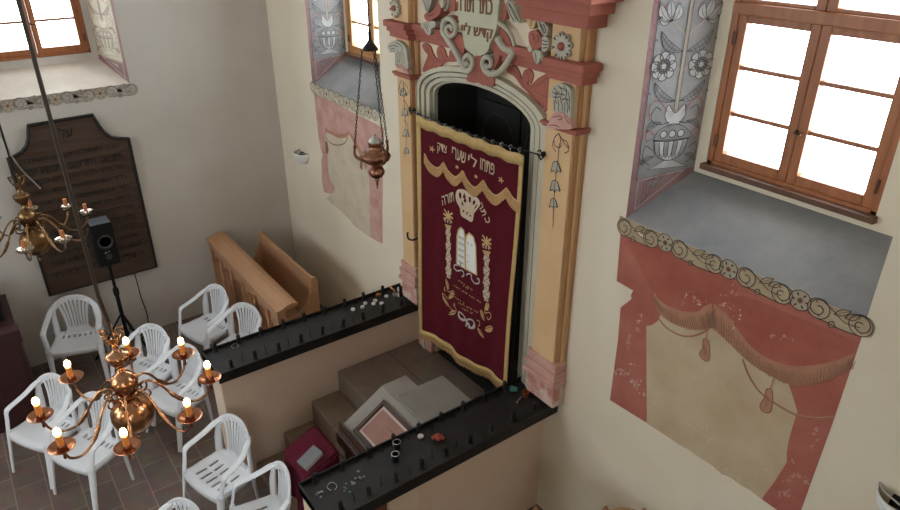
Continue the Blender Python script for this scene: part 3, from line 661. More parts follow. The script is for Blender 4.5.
# pilasters
def pilaster(x0, x1, xo, right):
    """x0..x1 face, xo outer edge of the stepped side"""
    s = MB(); zt = 3.56
    s.box(x0, x1, YP, .0, 1.30, zt, 0)
    if right:
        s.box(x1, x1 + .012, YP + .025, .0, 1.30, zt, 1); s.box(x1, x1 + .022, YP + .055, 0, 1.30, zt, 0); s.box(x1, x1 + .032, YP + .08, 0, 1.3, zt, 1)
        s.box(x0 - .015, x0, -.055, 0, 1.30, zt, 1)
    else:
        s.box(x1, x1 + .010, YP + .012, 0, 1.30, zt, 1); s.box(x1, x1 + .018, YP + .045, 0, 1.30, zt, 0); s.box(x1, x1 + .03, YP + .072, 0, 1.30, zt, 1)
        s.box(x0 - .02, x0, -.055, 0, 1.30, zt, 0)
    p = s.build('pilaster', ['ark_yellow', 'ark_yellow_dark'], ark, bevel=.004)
    tag(p, ('right' if right else 'left') + ' yellow pilaster of the ark')
    # base
    b = MB(); xa, xb = x0 - .01, x1 + (.035 if right else .03)
    for (z0, z1, e, mi) in ((1.195, 1.38, .012, 0), (1.38, 1.42, .035, 1), (1.42, 1.455, .022, 1), (1.455, 1.50, .028, 1), (1.50, 1.535, .012, 1), (1.535, 1.575, .016, 1)):
        b.box(xa - e, xb + e*.4, YP - e, 0, z0, z1, mi)
    b.build('base', ['ark_marble', 'ark_base_pink'], p, bevel=.008)
    pl = MB()
    if right: pl.box(4.475, 4.56, -.055, 0, .72, 1.195)
    else: pl.box(2.99, 3.20, -.055, 0, .72, 1.195)
    pl.build('plinth', 'ark_base_pink', p, bevel=.006)
    nk = MB(); nk.box(xa - .012, xb + .012, YP - .018, 0, 3.262, 3.278); nk.box(xa - .022, xb + .022, YP - .03, 0, 3.278, 3.298); nk.build('neck_moulding', 'ark_red', p, bevel=.005)
    # frieze block above the string course
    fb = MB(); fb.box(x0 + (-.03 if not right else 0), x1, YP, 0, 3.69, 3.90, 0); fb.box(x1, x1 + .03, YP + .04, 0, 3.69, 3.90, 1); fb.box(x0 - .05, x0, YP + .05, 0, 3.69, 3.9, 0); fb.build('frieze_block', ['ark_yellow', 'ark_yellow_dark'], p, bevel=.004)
    return p
PLf = pilaster(2.835, 3.02, 3.06, False); PRt = pilaster(4.585, 4.815, 4.85, True)
# capital ornaments
def feather(name, outline, parent, lines, pink, plines):
    o = relief(name, [(outline, 0)], YP - .035, .035, ['ark_grey'], parent, .008)
    m = MB(); strokes(m, lines, YP - .0365, .006); m.build('carved_lines', 'ink', o)
    r = relief('pink_leaf', [(pink, 0)], YP - .042, .042, ['ark_base_pink'], parent, .008)
    m = MB(); strokes(m, plines, YP - .0435, .006); m.build('carved_lines', 'ark_red_dark', r)
C6 = (490, 60, 7.5)
fe = [(452,255),(462,215),(485,190),(520,178),(560,186),(592,208),(606,250),(608,320),(606,400),(600,440),(575,410),(548,400),(520,385),(480,390),(468,340),(470,290),(445,280)]
ln = [[(480,210),(500,240),(490,290),(500,330)],[(510,190),(540,230),(530,290),(545,350),(540,385)],[(550,190),(575,230),(570,290),(585,340),(580,400)],[(470,240),(490,250),(520,240)],[(495,260),(530,255),(560,265)],[(480,300),(485,340),(482,380)],[(510,300),(515,340),(512,380)],[(560,320),(562,360),(560,395)],[(590,240),(596,300),(594,380)],[(520,205),(550,215),(580,240)],[(475,275),(500,280),(525,275)],[(540,300),(560,290),(590,300)]]
pk = [(425,490),(440,470),(455,420),(478,398),(510,390),(545,398),(560,405),(590,440),(605,470),(612,515),(560,520),(500,518),(425,512)]
feather('capital_ornament', sc(C6, fe), PRt, [sc(C6, l) for l in ln], sc(C6, pk), [sc(C6, l) for l in ([(470,430),(520,420),(540,440),(510,450)],[(560,420),(580,460),(600,480)],[(440,490),(490,490),(520,505)])])
C4 = (380, 0, 7.5); C7 = (380, 60, 7.5)
fe = [(55,352),(68,325),(95,308),(125,306),(155,318),(182,345),(198,385),(205,430),(212,500),(205,520),(165,505),(130,480),(112,490),(112,420),(105,390),(85,385),(75,392)]
ln = [[(70,350),(100,340),(130,350)],[(80,370),(105,360),(110,385)],[(130,380),(150,420),(145,470)],[(160,370),(180,420),(180,480)],[(115,320),(150,335),(175,370)],[(125,400),(130,440),(128,475)],[(150,390),(165,430),(165,490)]]
feather('capital_ornament', sc(C4, fe), PLf, [sc(C4, l) for l in ln], sc(C7, [(120,45),(135,35),(160,38),(190,65),(210,95),(214,112),(190,100),(165,85),(150,70),(128,62)]), [sc(C7, [(130,48),(160,52),(195,85)])])
# pendant garlands painted down the shafts
def garland(parent, pts, dirs, Y):
    m = MB()
    for (x, y, s) in pts:        # bell flower hanging: x,y top centre px; s px size
        o = [(x - s*.25, y), (x + s*.25, y), (x + s*.42, y + s*.7), (x + s*.55, y + s*1.15), (x + s*.2, y + s*.95), (x, y + s*1.25), (x - s*.22, y + s*.95), (x - s*.55, y + s*1.1), (x - s*.42, y + s*.6)]
        P = yp(o, Y, 3); m.add([p + NF*.001 for p in P], [tuple(range(len(P)))], 1); m.ribbon([p + NF*.002 for p in P + P[:1]], .005, NF, 0)
        m.ribbon([p + NF*.0025 for p in yp([(x + s*.3, y + s*.1), (x + s*.62, y + s*1.1)], Y, 1, False)], .010, NF, 0)
    for l in dirs: m.ribbon([p + NF*.002 for p in yp(l, Y, 5, False)], .0055, NF, 0)
    m.build('painted_garland', ['ink', 'ark_grey'], parent)
c = (400, 128, 3.98)
garland(PRt, [(556,162,9),(555,181,9),(553.5,199,7.5)], [sc(c, l) for l in ([(635,20),(615,40),(618,70),(640,75),(640,45),(635,25),(655,60),(672,80),(665,55),(645,45)],[(636,60),(632,100),(628,140),(620,200),(615,260),(612,320),(610,395)],[(615,45),(608,70),(622,95)],[(668,65),(672,90),(655,100)])], YP)
garland(PLf, [(403.5,89,6),(405,109,6),(406,130,6),(406.5,148,5)], [[(402,80),(399.5,86),(401.5,92),(404.5,88),(403,82),(407,86),(408.5,92),(405,95)],[(403.5,84),(404.5,100),(405.5,120),(406.5,140),(405,158)],[(400,86),(398.5,90),(401,95)],[(403,100),(407,104),(408.5,112),(406,116)],[(404,120),(407.5,124),(408,132),(405,136)]], YP)
# rosettes on the frieze blocks
def rosette(cpx, r, parent, Y=YP):
    c_ = wy(*cpx, Y); m = MB()
    for q in range(8):
        a = 2*PI*q/8 + .2; p = c_ + Vector((.62*r*math.cos(a), 0, .62*r*math.sin(a)))
        out = [(p + Vector((r*.36*math.cos(a)*math.cos(t) - r*.27*math.sin(a)*math.sin(t), 0, r*.36*math.sin(a)*math.cos(t) + r*.27*math.cos(a)*math.sin(t)))) for t in [2*PI*k/12 for k in range(12)]]
        m.prism(out, (0, -.022, 0), 0)
        for t in (-.35, 0, .35):
            e = Vector((r*.30*math.cos(a) + t*r*.3*-math.sin(a), 0, r*.30*math.sin(a) + t*r*.3*math.cos(a))); m.ribbon([p + NF*.0235 + e*.1, p + NF*.0235 + e*.95], .005, NF, 1)
    o = m.build('rosette', ['ark_grey', 'ink'], parent, bevel=.004)
    m = MB(); m.lathe([(r*.30, 0), (r*.28, .03), (r*.15, .045), (.001, .05)], c_, 14, axis=(0,-1,0)); m.build('rosette_heart', 'ark_red', o, smooth=True)
rosette((564, 46), .085, PRt); rosette((396.7, 8), .075, PLf)
# string course (broken by the cartouche) and main cornice
def cornice(name, z0, z1, proj, left, right, mats, segs, parent, bev=.006):
    m = MB(); st = [(0, .33, .35), (.33, .62, .65), (.62, 1., 1.)]
    for (x0, x1, y) in segs:
        for a, b, e in st:
            ex0 = proj*e if x0 == left else 0; ex1 = proj*e if x1 == right else 0
            m.box(x0 - ex0, x1 + ex1, y - proj*e, 0, z0 + (z1-z0)*a, z0 + (z1-z0)*b, 0)
    return m.build(name, mats, parent, bevel=bev)
for sg in ([(2.80, 3.05, YP - .005), (3.03, 3.58, -.035)], [(4.08, 4.60, -.035), (4.575, 4.86, YP - .005)]): cornice('string_course', 3.565, 3.69, .055, 2.80, 4.86, ['ark_red'], sg, ark)
fz = MB(); fz.box(3.03, 4.58, -.03, 0, 3.69, 3.90); fz.build('frieze', 'ark_cream', ark)
for sg in ([(2.80, 3.06, YP)], [(4.36, 4.86, YP)]): cornice('main_cornice', 3.885, 4.12, .16, 2.80, 4.86, ['ark_red'], sg, ark)
at = MB(); at.box(2.82, 3.06, YP, 0, 4.12, 4.30); at.box(4.36, 4.84, YP, 0, 4.12, 4.30); at.box(3.06, 4.36, -.03, 0, 3.90, 4.60); at.build('attic', 'ark_cream', ark, bevel=.005)
# spandrels
spn = []
for ol in (sc(C6, [(150,18),(445,95),(450,445),(430,440),(340,330),(250,240),(160,160),(80,100)]), [(420,42),(452,47),(462,63),(447,63),(436,68),(427,76),(421,80)]):
    P = yp(ol, -.015, 1); q_ = MB(); q_.prism([p + Vector((0,.015,0)) for p in P], (0,-.015,0), 0); spn.append(q_.build('spandrel', 'ark_cream', ark))
aR = sc(C6, [(125,78),(132,52),(150,40),(170,40),(195,52),(212,80),(225,112),(238,146),(243,108),(258,76),(285,66),(310,82),(321,108),(316,145),(300,182),(292,170),(290,150),(280,165),(284,185),(300,190),(330,165),(370,130),(438,104),(446,200),(446,395),(432,392),(420,370),(410,392),(402,350),(388,372),(380,330),(362,345),(350,320),(330,310),(308,278),(270,232),(240,205),(215,170),(185,130),(150,106),(132,96)])
aL = [(422,46),(423.5,43.5),(427,44),(430.5,47),(433,54),(438,60),(436.5,53),(437.5,47),(440.5,46.3),(444,49),(446.5,56),(448.5,57),(449.5,51),(452,49),(455,54),(457,60),(454,62),(447,62),(442,64.5),(440,68),(437,66),(434,72),(430.5,71),(427.5,75.5),(424,72.5),(422.4,70),(425,62),(427.5,55),(425,52)]
for sp_k, ol_k, lines_k in ((0, aR, [sc(C6, l) for l in ([(150,60),(200,100),(250,190),(320,270),(400,350)],[(280,90),(290,140),(275,180)],[(300,200),(360,190),(430,130)],[(330,230),(380,260),(430,280)],[(290,230),(340,290),(380,340)])]), (1, aL, [[(426,46),(429,54),(434,62),(430,70)],[(440,49),(443,56),(446,60)],[(452,51),(454,58)],[(434,62),(442,61),(450,60)]])):
    o_ = relief('acanthus', [(ol_k, 0)], -.026, .012, ['ark_red'], spn[sp_k], .003); m = MB(); strokes(m, lines_k, -.0275, .006); m.build('carved_lines', 'ark_red_dark', o_)
# cartouche
CC = (430, 0, 5.67)
car = relief('cartouche', [(sc(CC, [(148,-60),(150,20),(160,110),(178,170),(190,230),(198,270),(215,290),(240,302),(262,315),(285,315),(310,305),(330,285),(342,240),(362,205),(378,150),(386,60),(388,-60),(270,-75)]), 0)], -.10, .09, ['ark_green'], ark, .01, 3)
tag(car, 'grey-green cartouche with brown Hebrew lettering')
m = MB(); Yc_ = -.1015
m = MB(); write(m, 'כתר תורה', wy(457, 10.3, Yc_), wy(491.8, 15.2, Yc_), Vector((0,0,1)), .095, 0, bold=.035); m.build('lettering', 'letter_brown', car, solid=.004); m = MB()
write(m, 'קדש ליי', wy(461.5, 37.2, Yc_), wy(492.3, 42.8, Yc_), Vector((0,0,1)), .10, 0, bold=.035); m.build('lettering', 'letter_brown', car, solid=.004)

kz = relief('keystone_leaf', [(sc(CC, [(262,312),(285,312),(302,335),(296,375),(312,415),(338,438),(362,448),(356,492),(330,480),(300,484),(275,470),(245,470),(208,458),(212,428),(235,405),(248,375),(246,345)]), 0)], -.075, .06, ['ark_red'], ark, .006)
m = MB(); strokes(m, [sc(CC, l) for l in ([(270,330),(268,400),(250,460)],[(285,350),(290,420),(300,470)],[(255,420),(240,440),(228,455)],[(310,430),(325,450),(335,470)])], -.0765, .006); m.build('carved_lines', 'ark_red_dark', kz)
for ol_ in [(sc(CC, [(132,205),(150,190),(170,192),(192,220),(197,255),(192,295),(178,330),(165,345),(150,300),(136,250)]), 0), (sc(CC, [(345,235),(362,220),(380,222),(402,250),(405,280),(392,325),(372,375),(358,398),(354,360),(366,310),(352,280),(344,258)]), 0), (sc(CC, [(75,115),(85,95),(110,88),(138,98),(148,130),(135,128),(110,120),(90,130),(80,150)]), 0), (sc(CC, [(384,150),(398,150),(430,190),(452,235),(462,265),(440,258),(415,240),(395,215)]), 0)]: relief('side_leaf', [ol_], -.07, .06, ['ark_red'], ark, .005)
for pl, r_ in (([(70,178),(78,130),(100,105),(128,118),(146,150),(142,188),(118,205),(98,190),(94,160),(108,145),(124,156),(122,175)], .020), ([(75,180),(110,235),(150,300),(185,370),(205,400),(232,395),(244,360),(236,325),(215,312),(196,330),(196,355),(210,362),(218,350)], .024), ([(452,288),(470,300),(455,330),(425,375),(390,410),(350,420),(318,405),(300,370),(304,335),(325,322),(345,340),(344,372),(326,378),(320,360)], .024), ([(385,215),(410,260),(440,285),(455,290)], .026), ([(392,128),(430,160),(462,205),(478,262)], .017)):
    vol = MB(); P = yp(sc(CC, pl), -.085, 6, False); n_ = len(P); vol.tube(P, [r_*(1.05 - .45*q/n_) for q in range(n_)], 8)
    vol.build('volute', 'ark_grey', ark, smooth=True)
for kk_, ol in enumerate([[(425,-60),(440,0),(470,25),(492,70),(508,110),(502,132),(480,118),(462,125),(448,90),(432,40),(420,0)], [(60,-60),(100,-30),(105,20),(90,60),(68,62),(60,20)]]):
    P = yp(sc(CC, ol), -.09, 3); wg = MB(); wg.prism([p + Vector((0,.06,0)) for p in P], (0,-.06,0), 0)
    w_ = wg.build('carved_plume', 'ark_grey', ark, bevel=.008)
    m = MB(); strokes(m, [sc(CC, l) for l in (([(440,10),(465,60),(490,110)],[(450,20),(480,70),(500,120)],[(432,20),(455,80),(475,115)]) if kk_ == 0 else ([(70,-20),(80,20),(75,55)],[(85,-20),(95,15),(85,50)]))], -.0915, .007); m.build('carved_lines', 'ink', w_)
for ol_ in [(sc(CC, [(392,-40),(425,-40),(436,20),(432,80),(422,112),(398,105),(390,60)]), 0), (sc(CC, [(98,-40),(140,-40),(143,20),(138,60),(112,62),(96,50),(104,10)]), 0)]: relief('red_plume', [ol_], -.07, .05, ['ark_red'], ark, .006)
# cherub-like bouquets left and right of the cartouche
C5_ = (490, 0, 7.5)
def bouquet(c_, parts, lines):
    o = relief('carved_bouquet', [(sc(c_, p), mi) for p, mi in parts], YP - .02, .09, ['ark_grey', 'ark_red', 'gold_thread', 'ark_red_dark'], ark, .008)
    m = MB(); strokes(m, [sc(c_, l) for l in lines], YP - .0225, .006); m.build('carved_lines', 'ink', o)
bouquet(C5_, [([(352,150),(375,140),(405,165),(432,210),(428,250),(412,272),(395,262),(372,225),(358,190)], 0), ([(388,282),(408,274),(430,285),(440,325),(432,365),(412,388),(390,385),(385,350),(390,315)], 0), ([(318,388),(345,375),(375,385),(395,410),(412,445),(420,482),(400,478),(382,440),(372,430),(366,465),(348,478),(332,455),(322,420)], 0), ([(290,250),(305,232),(335,224),(362,245),(380,285),(386,330),(372,362),(340,372),(312,365),(295,330),(288,290)], 1), ([(265,125),(290,108),(340,112),(372,122),(378,140),(355,150),(340,175),(332,205),(305,220),(288,195),(275,165)], 2), ([(278,352),(296,338),(312,352),(312,380),(292,388)], 0), ([(318,300),(345,290),(360,315),(345,340),(322,335)], 3)],
    [[(365,165),(390,200),(410,250)],[(400,180),(415,215),(420,250)],[(375,180),(385,215),(400,255)],[(395,300),(415,310),(435,310)],[(392,330),(415,335),(436,335)],[(395,360),(415,358),(430,355)],[(335,390),(345,430),(345,465)],[(380,400),(395,440),(408,470)],[(300,130),(310,160),(305,195)],[(330,125),(325,155)],[(310,250),(330,280),(325,300)],[(355,260),(365,290),(360,320)]])
bouquet(C4, [([(305,-20),(385,-20),(378,30),(368,65),(352,98),(338,80),(330,50),(318,20)], 0), ([(330,112),(350,95),(380,95),(402,60),(420,20),(440,10),(455,40),(452,90),(432,120),(400,142),(365,160),(338,145)], 1), ([(303,180),(325,165),(350,168),(400,158),(416,188),(398,210),(384,215),(378,255),(362,262),(342,245),(325,218),(308,205)], 0), ([(440,0),(470,-10),(475,40),(462,60),(450,40)], 0)],
    [[(325,0),(340,40),(350,80)],[(360,0),(362,40),(355,80)],[(330,180),(345,210),(360,245)],[(350,180),(360,215)],[(395,75),(415,50),(430,30)],[(355,120),(385,115),(410,100)]])

# ================================================================ CURTAIN
def Yc(x, z):
    t = (x - 3.15)/1.25; d_ = max(0, min(1, (3.0 - z)/1.9))
    return -.125 - .012*math.sin(t*13 + .6)*d_ - .008*math.sin(t*29)*d_ - .035*d_*t*t - .010*d_
def hemz(t): return .975 + .155*t + .012*math.sin(t*9)
def topz(t): return 2.99 + .018*t + .006*math.sin(t*13*PI)
def cxz(u, v):      # u across, v down
    x = (3.158 + .004*math.sin(v*5))*(1-u) + (4.425 - .012*v + .006*math.sin(v*7))*u + .006*v*(1-u)
    return x, topz(u)*(1-v) + hemz(u)*v
def cpt(x, z, off=0): return Vector((x, Yc(x, z) - off, z))
def cpx(px_, py_, off=.004):
    Y = -.14
    for _ in range(5): p = wy(px_, py_, Y); Y = Yc(p.x, p.z) - off
    return wy(px_, py_, Y)
cur = empty('ark_curtain', (3.78, -.13, .95)); tag(cur, 'dark maroon velvet ark curtain with gold fringe, embroidered crown and tablets', 'curtain')
m = MB(); m.grid(lambda u, v: cpt(*cxz(u, v)), 70, 60); m.build('velvet_panel', 'velvet', cur, smooth=True, solid=.006)
def uvstrip(mb, u0, u1, v0, v1, off, nu=3, nv=60, mi=0): mb.grid(lambda a, b: cpt(*cxz(u0 + (u1-u0)*a, v0 + (v1-v0)*b), off), nu, nv, mi)
m = MB(); uvstrip(m, -.005, .045, -.008, 1.0, .007); uvstrip(m, .972, 1.004, -.008, 1.0, .007); uvstrip(m, -.004, 1.004, -.010, .033, .008, 70, 2)
m.grid(lambda a, b: cpt(*cxz(a, .975 + .03*b), .008), 70, 2); m.build('gold_border', 'gold_braid', cur, smooth=True, solid=.005)
m = MB()
for q in range(96):
    u = q/96; x, z = cxz(u + .005, 1.0); l = .050 + .006*math.sin(q*2.1); w = .0095
    m.add([cpt(x - w/2, z, .006), cpt(x + w/2, z, .006), cpt(x + w/2.6, z - l, .008 + .003*(q % 2)), cpt(x - w/2.6, z - l, .008 + .003*(q % 2))], [(0,1,2,3)])
m.build('bottom_fringe', 'gold_fringe', cur, solid=.004)
# scalloped valance fringe: photo points of its upper gold line
c1 = (400, 128, 3.98)
sc_up = [(98,103),(122,135),(150,155),(176,138),(196,168),(222,190),(246,182),(252,172),(275,208),(305,236),(328,230),(333,212),(355,240),(385,265),(412,262),(425,240),(446,268),(468,292),(478,285)]
sc_up = [[(97,102),(118,140),(150,160),(174,138)],[(174,138),(192,172),(222,196),(250,172)],[(250,172),(270,212),(300,238),(332,210)],[(332,210),(355,248),(385,270),(425,240)],[(425,240),(446,275),(474,300)]]
m = MB(); fr = MB()
for arc in sc_up:
    A = smooth_loop([(a, b, 0) for a, b in arc], 7, False); P = [cpx(c1[0] + p.x/c1[2], c1[1] + p.y/c1[2], .008) for p in A]
    m.ribbon(P, .016, NF)
    for q in range(len(P) - 1):
        for e in (0, .33, .66):
            p = P[q].lerp(P[q+1], e); l = .072; w = .0075
            fr.add([cpt(p.x - w/2, p.z, .009), cpt(p.x + w/2, p.z, .009), cpt(p.x + w/2.5, p.z - l, .012 + .002*(q % 2)), cpt(p.x - w/2.5, p.z - l, .012 + .002*(q % 2))], [(0,1,2,3)])
m.build('valance_braid', 'gold_braid', cur, solid=.004); fr.build('valance_fringe', 'gold_fringe', cur, solid=.003)
# embroidery
def on_c(off): return lambda p: Vector((p.x, Yc(p.x, p.z) - off, p.z))
UP = Vector((0, 0, 1)); em = MB()
def wr(body, a, b, h, mi=0, up=None, mb=None):
    q_ = MB(); write(q_, body, cpx(*a), cpx(*b), up or UP, h, mi, on_c(.0075)); q_.build('embroidered_word', ['thread_cream', 'gold_thread'], cur, solid=.003)
z1 = (410, 110, 7.5)
wr('צדק', (438, 153.0), (447, 156.5), .085); wr('שערי', (452.5, 157), (466, 164), .085); wr('לי', (468.5, 163), (477, 169), .085); wr('פתחו', (480.5, 169), (494.5, 175.5), .085)
wr('תורה', (443, 205.5), (454.5, 201), .075, up=Vector((-.20, 0, .98)))
for ch, (a, b), rot in (('כ', (485.6, 220.5), -.75), ('ת', (482.0, 213.3), -.6), ('ר', (479.4, 207), -.5)):
    p = cpx(a, b); dx = Vector((math.cos(rot - .35), 0, math.sin(rot - .35))); write(em, ch, p - dx*.021, p + dx*.021, Vector((-dx.z, 0, dx.x)), .052, 0, on_c(.0075))
def cfill(ol, mi, k=3, off=.007, sc_=None, mb=None):
    if sc_: ol = sc(sc_, ol)
    P = smooth_loop([(a, b, 0) for a, b in ol], k) if k > 1 else [Vector((a, b, 0)) for a, b in ol]
    off += lift(); Q = [cpx(p.x, p.y, off) for p in P]; (mb or em).add(Q, [tuple(range(len(Q)))], mi)
def cline(ol, w, mi, k=4, off=.0085, sc_=None, mb=None):
    if sc_: ol = sc(sc_, ol)
    Q = [cpx(p.x, p.y, off) for p in smooth_loop([(a, b, 0) for a, b in ol], k, False)]; (mb or em).ribbon(Q, w, NF, mi)
cr = (425, 180, 6.37)
cro = MB()
cfill([(195,95),(205,65),(230,58),(262,68),(285,90),(325,105),(348,135),(350,160),(325,195),(312,215),(300,266),(265,250),(230,225),(222,180),(200,135)], 0, 4, .007, cr, cro)
for l in ([(225,180),(262,200),(312,215)], [(228,200),(262,222),(306,242)], [(205,110),(230,150),(235,175)], [(250,80),(255,130),(262,190)], [(300,110),(295,160),(285,195)], [(335,150),(315,180),(300,205)]): cline(l, .006, 1, 4, .0085, cr, cro)
for pt in ((250,105),(255,130)): cfill([(pt[0]-10,pt[1]+5),(pt[0],pt[1]-24),(pt[0]+10,pt[1]+5),(pt[0],pt[1]+16)], 2, 1, .0088, cr, cro)
for ol in ([(215,85),(228,80),(232,110),(222,120)], [(278,112),(290,108),(292,135),(282,145)], [(305,135),(320,130),(318,150),(306,160)], [(232,135),(242,145),(244,165),(236,160)], [(325,160),(334,158),(322,180),(314,182)]): cfill(ol, 2, 2, .0088, cr, cro)
for a, b in ((245,198),(268,212),(288,228)): cfill([(a-6,b),(a,b-8),(a+6,b),(a,b+8)], 2, 2, .0088, cr, cro)
cro.build('embroidered_crown', ['silver_pale', 'gold_thread', 'velvet'], cur)
tb = MB()      # tablets of the law
t1 = [(456.3,266.8),(457,234),(458.2,229.5),(461,227),(463.5,229.5),(464.7,235),(465.2,271.5)]; t2 = [(465.2,271.5),(464.9,241),(466.2,235),(469.5,233),(473.5,237),(475.8,245),(476.6,276)]
t1 = [(456.6,264),(457,236),(458.4,230),(461,227.5),(463.6,230),(464.8,236),(465.2,269)]; t2 = [(465.6,269),(465.2,242),(466.4,236),(469.4,233.3),(473.4,237),(475.6,246),(476.6,275)]
for t in (t1, t2): 
    cfill(t, 0, 1, .007, None, tb); cline(t + t[:1], .016, 1, 1, .0085, None, tb)
for k in range(5):
    for x0, y0, sl in ((458.6, 236 + k*6.2, .5), (467.3, 242.5 + k*6.3, .55)):
        for e in range(3): tb.ribbon([cpx(x0 + e*1.8, y0 + e*.9, .009), cpx(x0 + e*1.8 + 1.1, y0 + e*.9 + .5 + (e % 2), .009), cpx(x0 + e*1.8 + .9, y0 + e*.9 + 2.2, .009)], .007, NF, 2)
tb.build('embroidered_tablets', ['white_cloth', 'gold_thread', 'ink'], cur)
# twisted columns with palm tops
for cx0, cy0, cx1, cy1, w in ((448.2, 228, 448.6, 278, 4.6), (486.6, 254, 486.2, 301, 5.6)):
    b = MB(); n_ = 14
    for q in range(n_):
        ya = cy0 + (cy1-cy0)*q/n_; yb = cy0 + (cy1-cy0)*(q+1)/n_; xm = cx0 + (cx1-cx0)*q/n_; wv = w*(.42 + .12*math.sin(q*1.8))*(1 + .25*q/n_)
        cfill([(xm-wv, ya-.22*wv), (xm+wv, ya+.3*wv), (xm+wv, yb+.3*wv), (xm-wv, yb-.22*wv)], 0, 1, .007, None, b)
        cline([(xm-wv, ya+.1), (xm, ya+1.4), (xm+wv, yb+.8)], .007, 1 if q % 2 else 2, 2, .0085, None, b)
        if q % 2: cline([(xm+wv, ya+.6), (xm, ya+2.0), (xm-wv, yb)], .006, 2, 2, .0086, None, b)
    cfill([(cx0-w*.75, cy0-4), (cx0+w*.75, cy0-2.2), (cx0+w*.45, cy0+1), (cx0-w*.45, cy0)], 1, 1, .0075, None, b)
    for q in range(8):
        a = PI*.02 + q*2*PI/8; L_ = 6.0 if q % 2 else 4.8
        cline([(cx0, cy0-12), (cx0 + L_*.6*math.cos(a) , cy0-12 + L_*.75*math.sin(a) + L_*.2*math.cos(a)), (cx0 + L_*math.cos(a), cy0-12 + 1.15*L_*math.sin(a) + L_*.45*math.cos(a))], .016, 1, 3, .008, None, b)
    for q in (-1, 0, 1): cline([(cx0 + q*2.2, cy0-5 + q*.9), (cx0 + q*2.8 - 1, cy0-7 + q*.9), (cx0 + q*2.4 + .6, cy0-8.5 + q*.9)], .008, 3, 3, .008, None, b)
    b.build('embroidered_column', ['silver_pale', 'gold_thread', 'ink_brown', 'ark_marble'], cur)
# scrolls, small lines of dedication, leaf sprays, ribbon
bo = MB(); e2 = (415, 255, 6)
for l in ([(252,62),(238,60),(236,78),(252,95),(275,92),(290,100),(292,125),(280,128)], [(308,122),(318,112),(338,120),(340,145),(360,170),(382,168),(384,145),(372,142)]): q_ = MB(); cline(l, .012, 0, 5, .008, e2, q_); q_.build('embroidered_scroll', 'silver_thread', cur)
for l in ([(262,340),(262,370),(285,392),(302,385),(290,360),(272,345),(262,340)], [(305,392),(330,385),(352,400),(358,430),(340,438),(318,415),(305,392)], [(300,385),(310,395),(305,430)], [(305,395),(325,415),(322,440)], [(262,355),(275,380),(300,388)], [(356,415),(335,440),(312,410)]): cline(l, .015, 0, 5, .008, e2, bo)
bo.build('embroidered_bow', 'silver_thread', cur)
sp = MB()
for l, w in (([(183,140),(190,180),(200,220),(230,215),(234,240),(205,262),(178,240),(165,230),(170,262),(188,295),(205,308)], .008), ([(206,308),(225,330),(248,335),(240,310),(236,290),(232,310)], .008), ([(180,190),(175,210),(185,215)], .008), ([(430,285),(420,320),(418,350)], .008), ([(392,330),(400,370),(418,395)], .008), ([(418,350),(448,345),(455,370),(440,388),(432,370)], .008), ([(370,392),(385,395),(388,420),(378,425)], .008), ([(375,440),(395,470),(415,495)], .008)): cline(l, w, 0, 4, .008, e2, sp)
for ol in ([(183,142),(198,165),(205,205),(195,200),(186,175)], [(205,240),(222,222),(236,240),(218,258),(204,256)], [(168,240),(185,265),(205,300),(190,292),(174,268)], [(202,352),(225,330),(248,340),(232,358),(210,360)], [(432,285),(445,300),(442,325),(428,335),(420,318)], [(392,325),(408,345),(418,390),(405,375),(395,350)], [(418,442),(440,425),(466,430),(458,460),(432,462)], [(372,432),(392,452),(416,498),(395,485),(380,460)]):
    cfill(ol, 0, 3, .0075, e2, sp); cline([ol[0], ol[2]], .006, 1, 2, .0088, e2, sp)
sp.build('embroidered_leaves', ['gold_thread', 'velvet'], cur)
dd = MB()      # small stitched lines
for k, (xa, ya, xb, yb) in enumerate([(263,152,350,212),(290,182,325,208),(235,182,398,285),(290,215,318,235),(238,250,300,292),(262,285,385,345),(285,320,350,350)]):
    n_ = int((xb - xa)/9)
    for q in range(n_):
        if q % 5 == 4: continue
        t = q/n_; x = xa + (xb-xa)*t; y = ya + (yb-ya)*t
        P = [(x, y), (x + 5, y + 3), (x + 5 - (q % 3)*2, y + 9)] if q % 2 else [(x, y + 7), (x + 1, y), (x + 5, y + 3)]
        cline(P, .006, 0, 1, .008, e2, dd)
dd.build('stitched_lines', 'gold_thread', cur)
em.build('embroidered_word', ['thread_cream', 'gold_thread'], cur, solid=.003)
for a, b, r_ in ((432, 149, 2.6), (501, 180, 2.6), (457, 167, 1.6), (476, 176.5, 1.6)):
    q_ = MB()
    for q in range(5): t = 2*PI*q/5; cline([(a, b), (a + r_*math.cos(t), b + r_*1.2*math.sin(t) + r_*.4*math.cos(t))], .010, 0, 1, .008, None, q_)
    q_.build('embroidered_star', 'gold_thread', cur)
# rod, rings
rod = empty('curtain_rod', (3.82, -.13, 3.02)); tag(rod, 'thin iron curtain rod with scrolled bracket ends holding the maroon ark curtain', 'curtain rod')
RA, RB = Vector((3.08, -.13, 3.03)), Vector((4.585, -.13, 3.075))
m = MB(); m.tube([RA.lerp(RB, q/20) - Vector((0, 0, .025*math.sin(PI*q/20))) for q in range(21)], .0055, 8); m.build('bar', 'iron', rod, smooth=True)
for e, s in ((RA, -1), (RB, 1)):
    m = MB(); m.tube([e + Vector((0, .035, .0)), e, e + Vector((s*.02, -.01, .02)), e + Vector((s*.0, -.01, .035)), e + Vector((-s*.02, -.01, .02))], .005, 7); m.tube([e + Vector((-s*.05, .03, -.03)), e + Vector((-s*.03, 0, 0)), e + Vector((s*.005, 0, -.03)), e + Vector((s*.025, 0, -.01))], .005, 7); m.lathe([(.018, 0), (.018, .010)], e + Vector((0, .035, 0)), 12, axis=(0,-1,0)); m.ball(e + Vector((s*.02, 0, 0)), .010)
    m.build('bracket', 'iron', rod, smooth=True)
